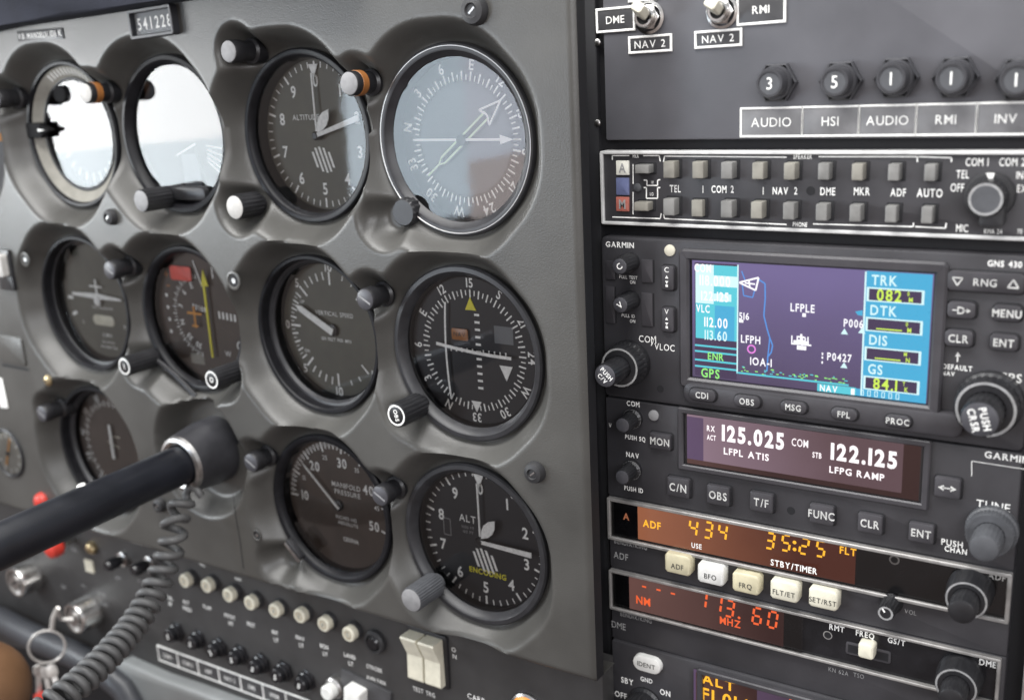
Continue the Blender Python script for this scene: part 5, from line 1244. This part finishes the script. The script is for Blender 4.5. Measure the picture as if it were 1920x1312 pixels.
b = MB().at(x, y); b.mat('legend_dim').annulus(2.0, 2.7, zf + 9.7); b.mat('legend_white').at(x, y, 0, rz=.6).quad(-.3, .5, .3, 2.2, zf + 9.75); b.build('knob_cap', ko)
dual_knob(t, 1822, 1100, zf, 7.4, 11, 4.7, 9, None, 'black_plastic', 0, 22)

t, b, zf = slim('dme_receiver', 'slim radio with dim red display reading 113.60 and an ivory slide switch', 'radio', 179.3, 179.6, 198.9, -Q(1150, 1193, 1)[1], 1.8)
z = zf + .1
for s, px, py, hp, m in (('BENDIX/KING', 1192, 1157, 8, 'legend_dim'), ('DME', 1160, 1172, 12, 'legend_dim'), ('KN 62A', 1572, 1258, 8, 'legend_dim'), ('TSO', 1610, 1266, 8, 'legend_dim')): b.mat(m); qtext(b, s, px, py, hp, z, 0, .75)
b.build('faceplate', t)
yt, yb = V(179.8), V(198.8)
b = MB().at((WK - 1.5) / 2, (yt + yb) / 2); b.mat('dull_edge').rframe(0, 0, WK - 1.5, yt - yb, 1.2, .6, 0, zf + 2.2); b.build('border', t)
b = MB(); zz = zf + .2
b.at(); b.mat('black_gloss').quad(1, yb + 1, WK - 2.5, yt - 1, zz); qa, qb = Q(1180, 1110, zz)[0], Q(1470, 1150, zz)[0]
b.mat('gas_dim').quad(qa, yb + 1.6, qb, yt - 1.4, zz + .05)
for s, px, py in (('-', 1208, 1099), ('-', 1235, 1105), ('-', 1262, 1112)): G(s, px, py, 24, 'gas_red')
for s, px, py in (('1', 1317, 1123), ('1', 1345, 1131), ('3', 1368, 1140), ('6', 1420, 1154), ('0', 1449, 1161)): G(s, px, py, 30, 'gas_red')
b.at(*Q(1386, 1157, zz)); b.disc(.6, zz + .2, 12)
b.mat('gas_red'); qtext(b, 'NM', 1206, 1126, 14, zz + .18, 1, .85); qtext(b, 'MHZ', 1369, 1166, 13, zz + .18, 1, .85)
b.mat('legend_white')
for s, px, py, hp in (('RMT', 1569, 1177, 10), ('FREQ', 1622, 1189, 10), ('GS/T', 1681, 1202, 10), ('DME', 1852, 1243, 11)): qtext(b, s, px, py, hp, zz + .2, 1, .8)
b.at(*Q(1552, 1190, zz)); b.mat('dull_edge').annulus(1.4, 1.8, zz + .1, seg=24); b.mat('cavity_black').disc(1.4, zz + .12, 20)
b.mat('radio_raised'); x, y = Q(1628, 1222, zz); b.at(x, y); b.rbox(0, 0, 17, 5.2, 1, zz, zz + .5, .2); b.mat('cavity_black').quad(-7.6, -1.7, 7.6, 1.7, zz + .55); b.build('display', t)
g = MB(); g.mat('window_glass').quad(1.2, yb + 1.2, qb + 8, yt - 1.2, zz + .9); g.build('display_glass', t)
x, y = Q(1623, 1222, zf + 5); b = MB().at(x, y); b.mat('ivory').rbox(0, 0, 6.0, 6.2, 1.2, zf, zf + 5.0, 1.0); b.build('slide_switch', t)
dual_knob(t, 1802, 1262, zf, 7.6, 10, 4.7, 9, None, 'black_plastic', 0, 22)

# ---------------------------------------------------------------- transponder
TZ = 3.0
yt = Q(1150, 1196, 2)[1]; yb = yt - 42
t = thing(FQ, 'transponder', 'black radio at the bottom edge with white IDENT button and orange letters', 'transponder', (WK / 2, yt - 15, -3))
b = MB().at(WK / 2, (yt + yb) / 2); b.mat('radio_black').rbox(0, 0, WK, yt - yb, 1.2, -6, TZ, .9); z = TZ + .1; b.mat('legend_white')
for s, px, py, hp in (('SBY', 1176, 1276, 10), ('GND', 1212, 1274, 8), ('ON', 1247, 1298, 10), ('OFF', 1164, 1302, 10)): qtext(b, s, px, py, hp, z, 1, .8)
b.build('faceplate', t)
x0, y0 = Q(1309, 1256, TZ); b = MB().at(); b.mat('radio_raised').rframe((x0 + WK - 24) / 2 + 2, y0 - 15, WK - 20 - x0, 34, 2.5, 1.2, TZ - .5, TZ + 2.2); b.build('display_surround', t)
zz = TZ + .15; b = MB().at(); b.mat('vfd_edge').quad(x0 - 2, y0 - 30, WK - 24, y0 + .2, zz); b.mat('gas_dim').quad(x0 - 1, y0 - 30, x0 + 26, y0 - 1, zz + .04)
b.mat('gas_amber')
q = Q(1316, 1270, zz); b.text('ALT', q[0], q[1], 4.4, zz + .15, 1, 1.1, 0, 'l'); q = Q(1316, 1298, zz); b.text('FL014', q[0], q[1], 5.6, zz + .15, 1, 1.0, 0, 'l'); b.mat('gas_red'); q = Q(1480, 1312, zz); b.text('1200', q[0], q[1], 5, zz + .15, 1, 1.0, 0, 'l'); b.build('display', t)
g = MB().at(); g.mat('window_glass').quad(x0 - 3, y0 - 30, WK - 23, y0 + 1.2, zz + .9); g.build('display_glass', t)
x, y = Q(1212, 1246, TZ + 2.6); b = MB().at(x, y); b.mat('button_white').rbox(0, 0, 13.4, 7.6, 3.7, TZ - .3, TZ + 2.8, .9); b.mat('legend_black').text('IDENT', 0, 0, 2.2, TZ + 2.95, 0, .9); b.build('button', t)
x, y = Q(1210, 1318, TZ); b = MB().at(x, y); b.mat('black_plastic').lathe([(8, TZ), (8, TZ + 1), (7, TZ + 2), (6.8, TZ + 12), (6.2, TZ + 12.6)], flutes=24, amp=.3, fl=(2, 3)); b.mat('legend_white').annulus(7.15, 7.8, TZ + 1.15); b.build('mode_knob', t)

# rail at the right edge
p0 = Q(1917, 1000, 1)[0]; mb = MB().at(); mb.mat('dull_edge').rbox(WK + 6.6, -145, 1.4, 340, .3, -6, 3, .3); mb.mat('radio_black').rbox(WK + 13, -150, 10, 340, .3, -6, 1.5, .3)
single(FQ, 'rack_rail', 'thin metal rail along the right side of the radios', 'rail', mb, (WK + 6.6, -150, 0))
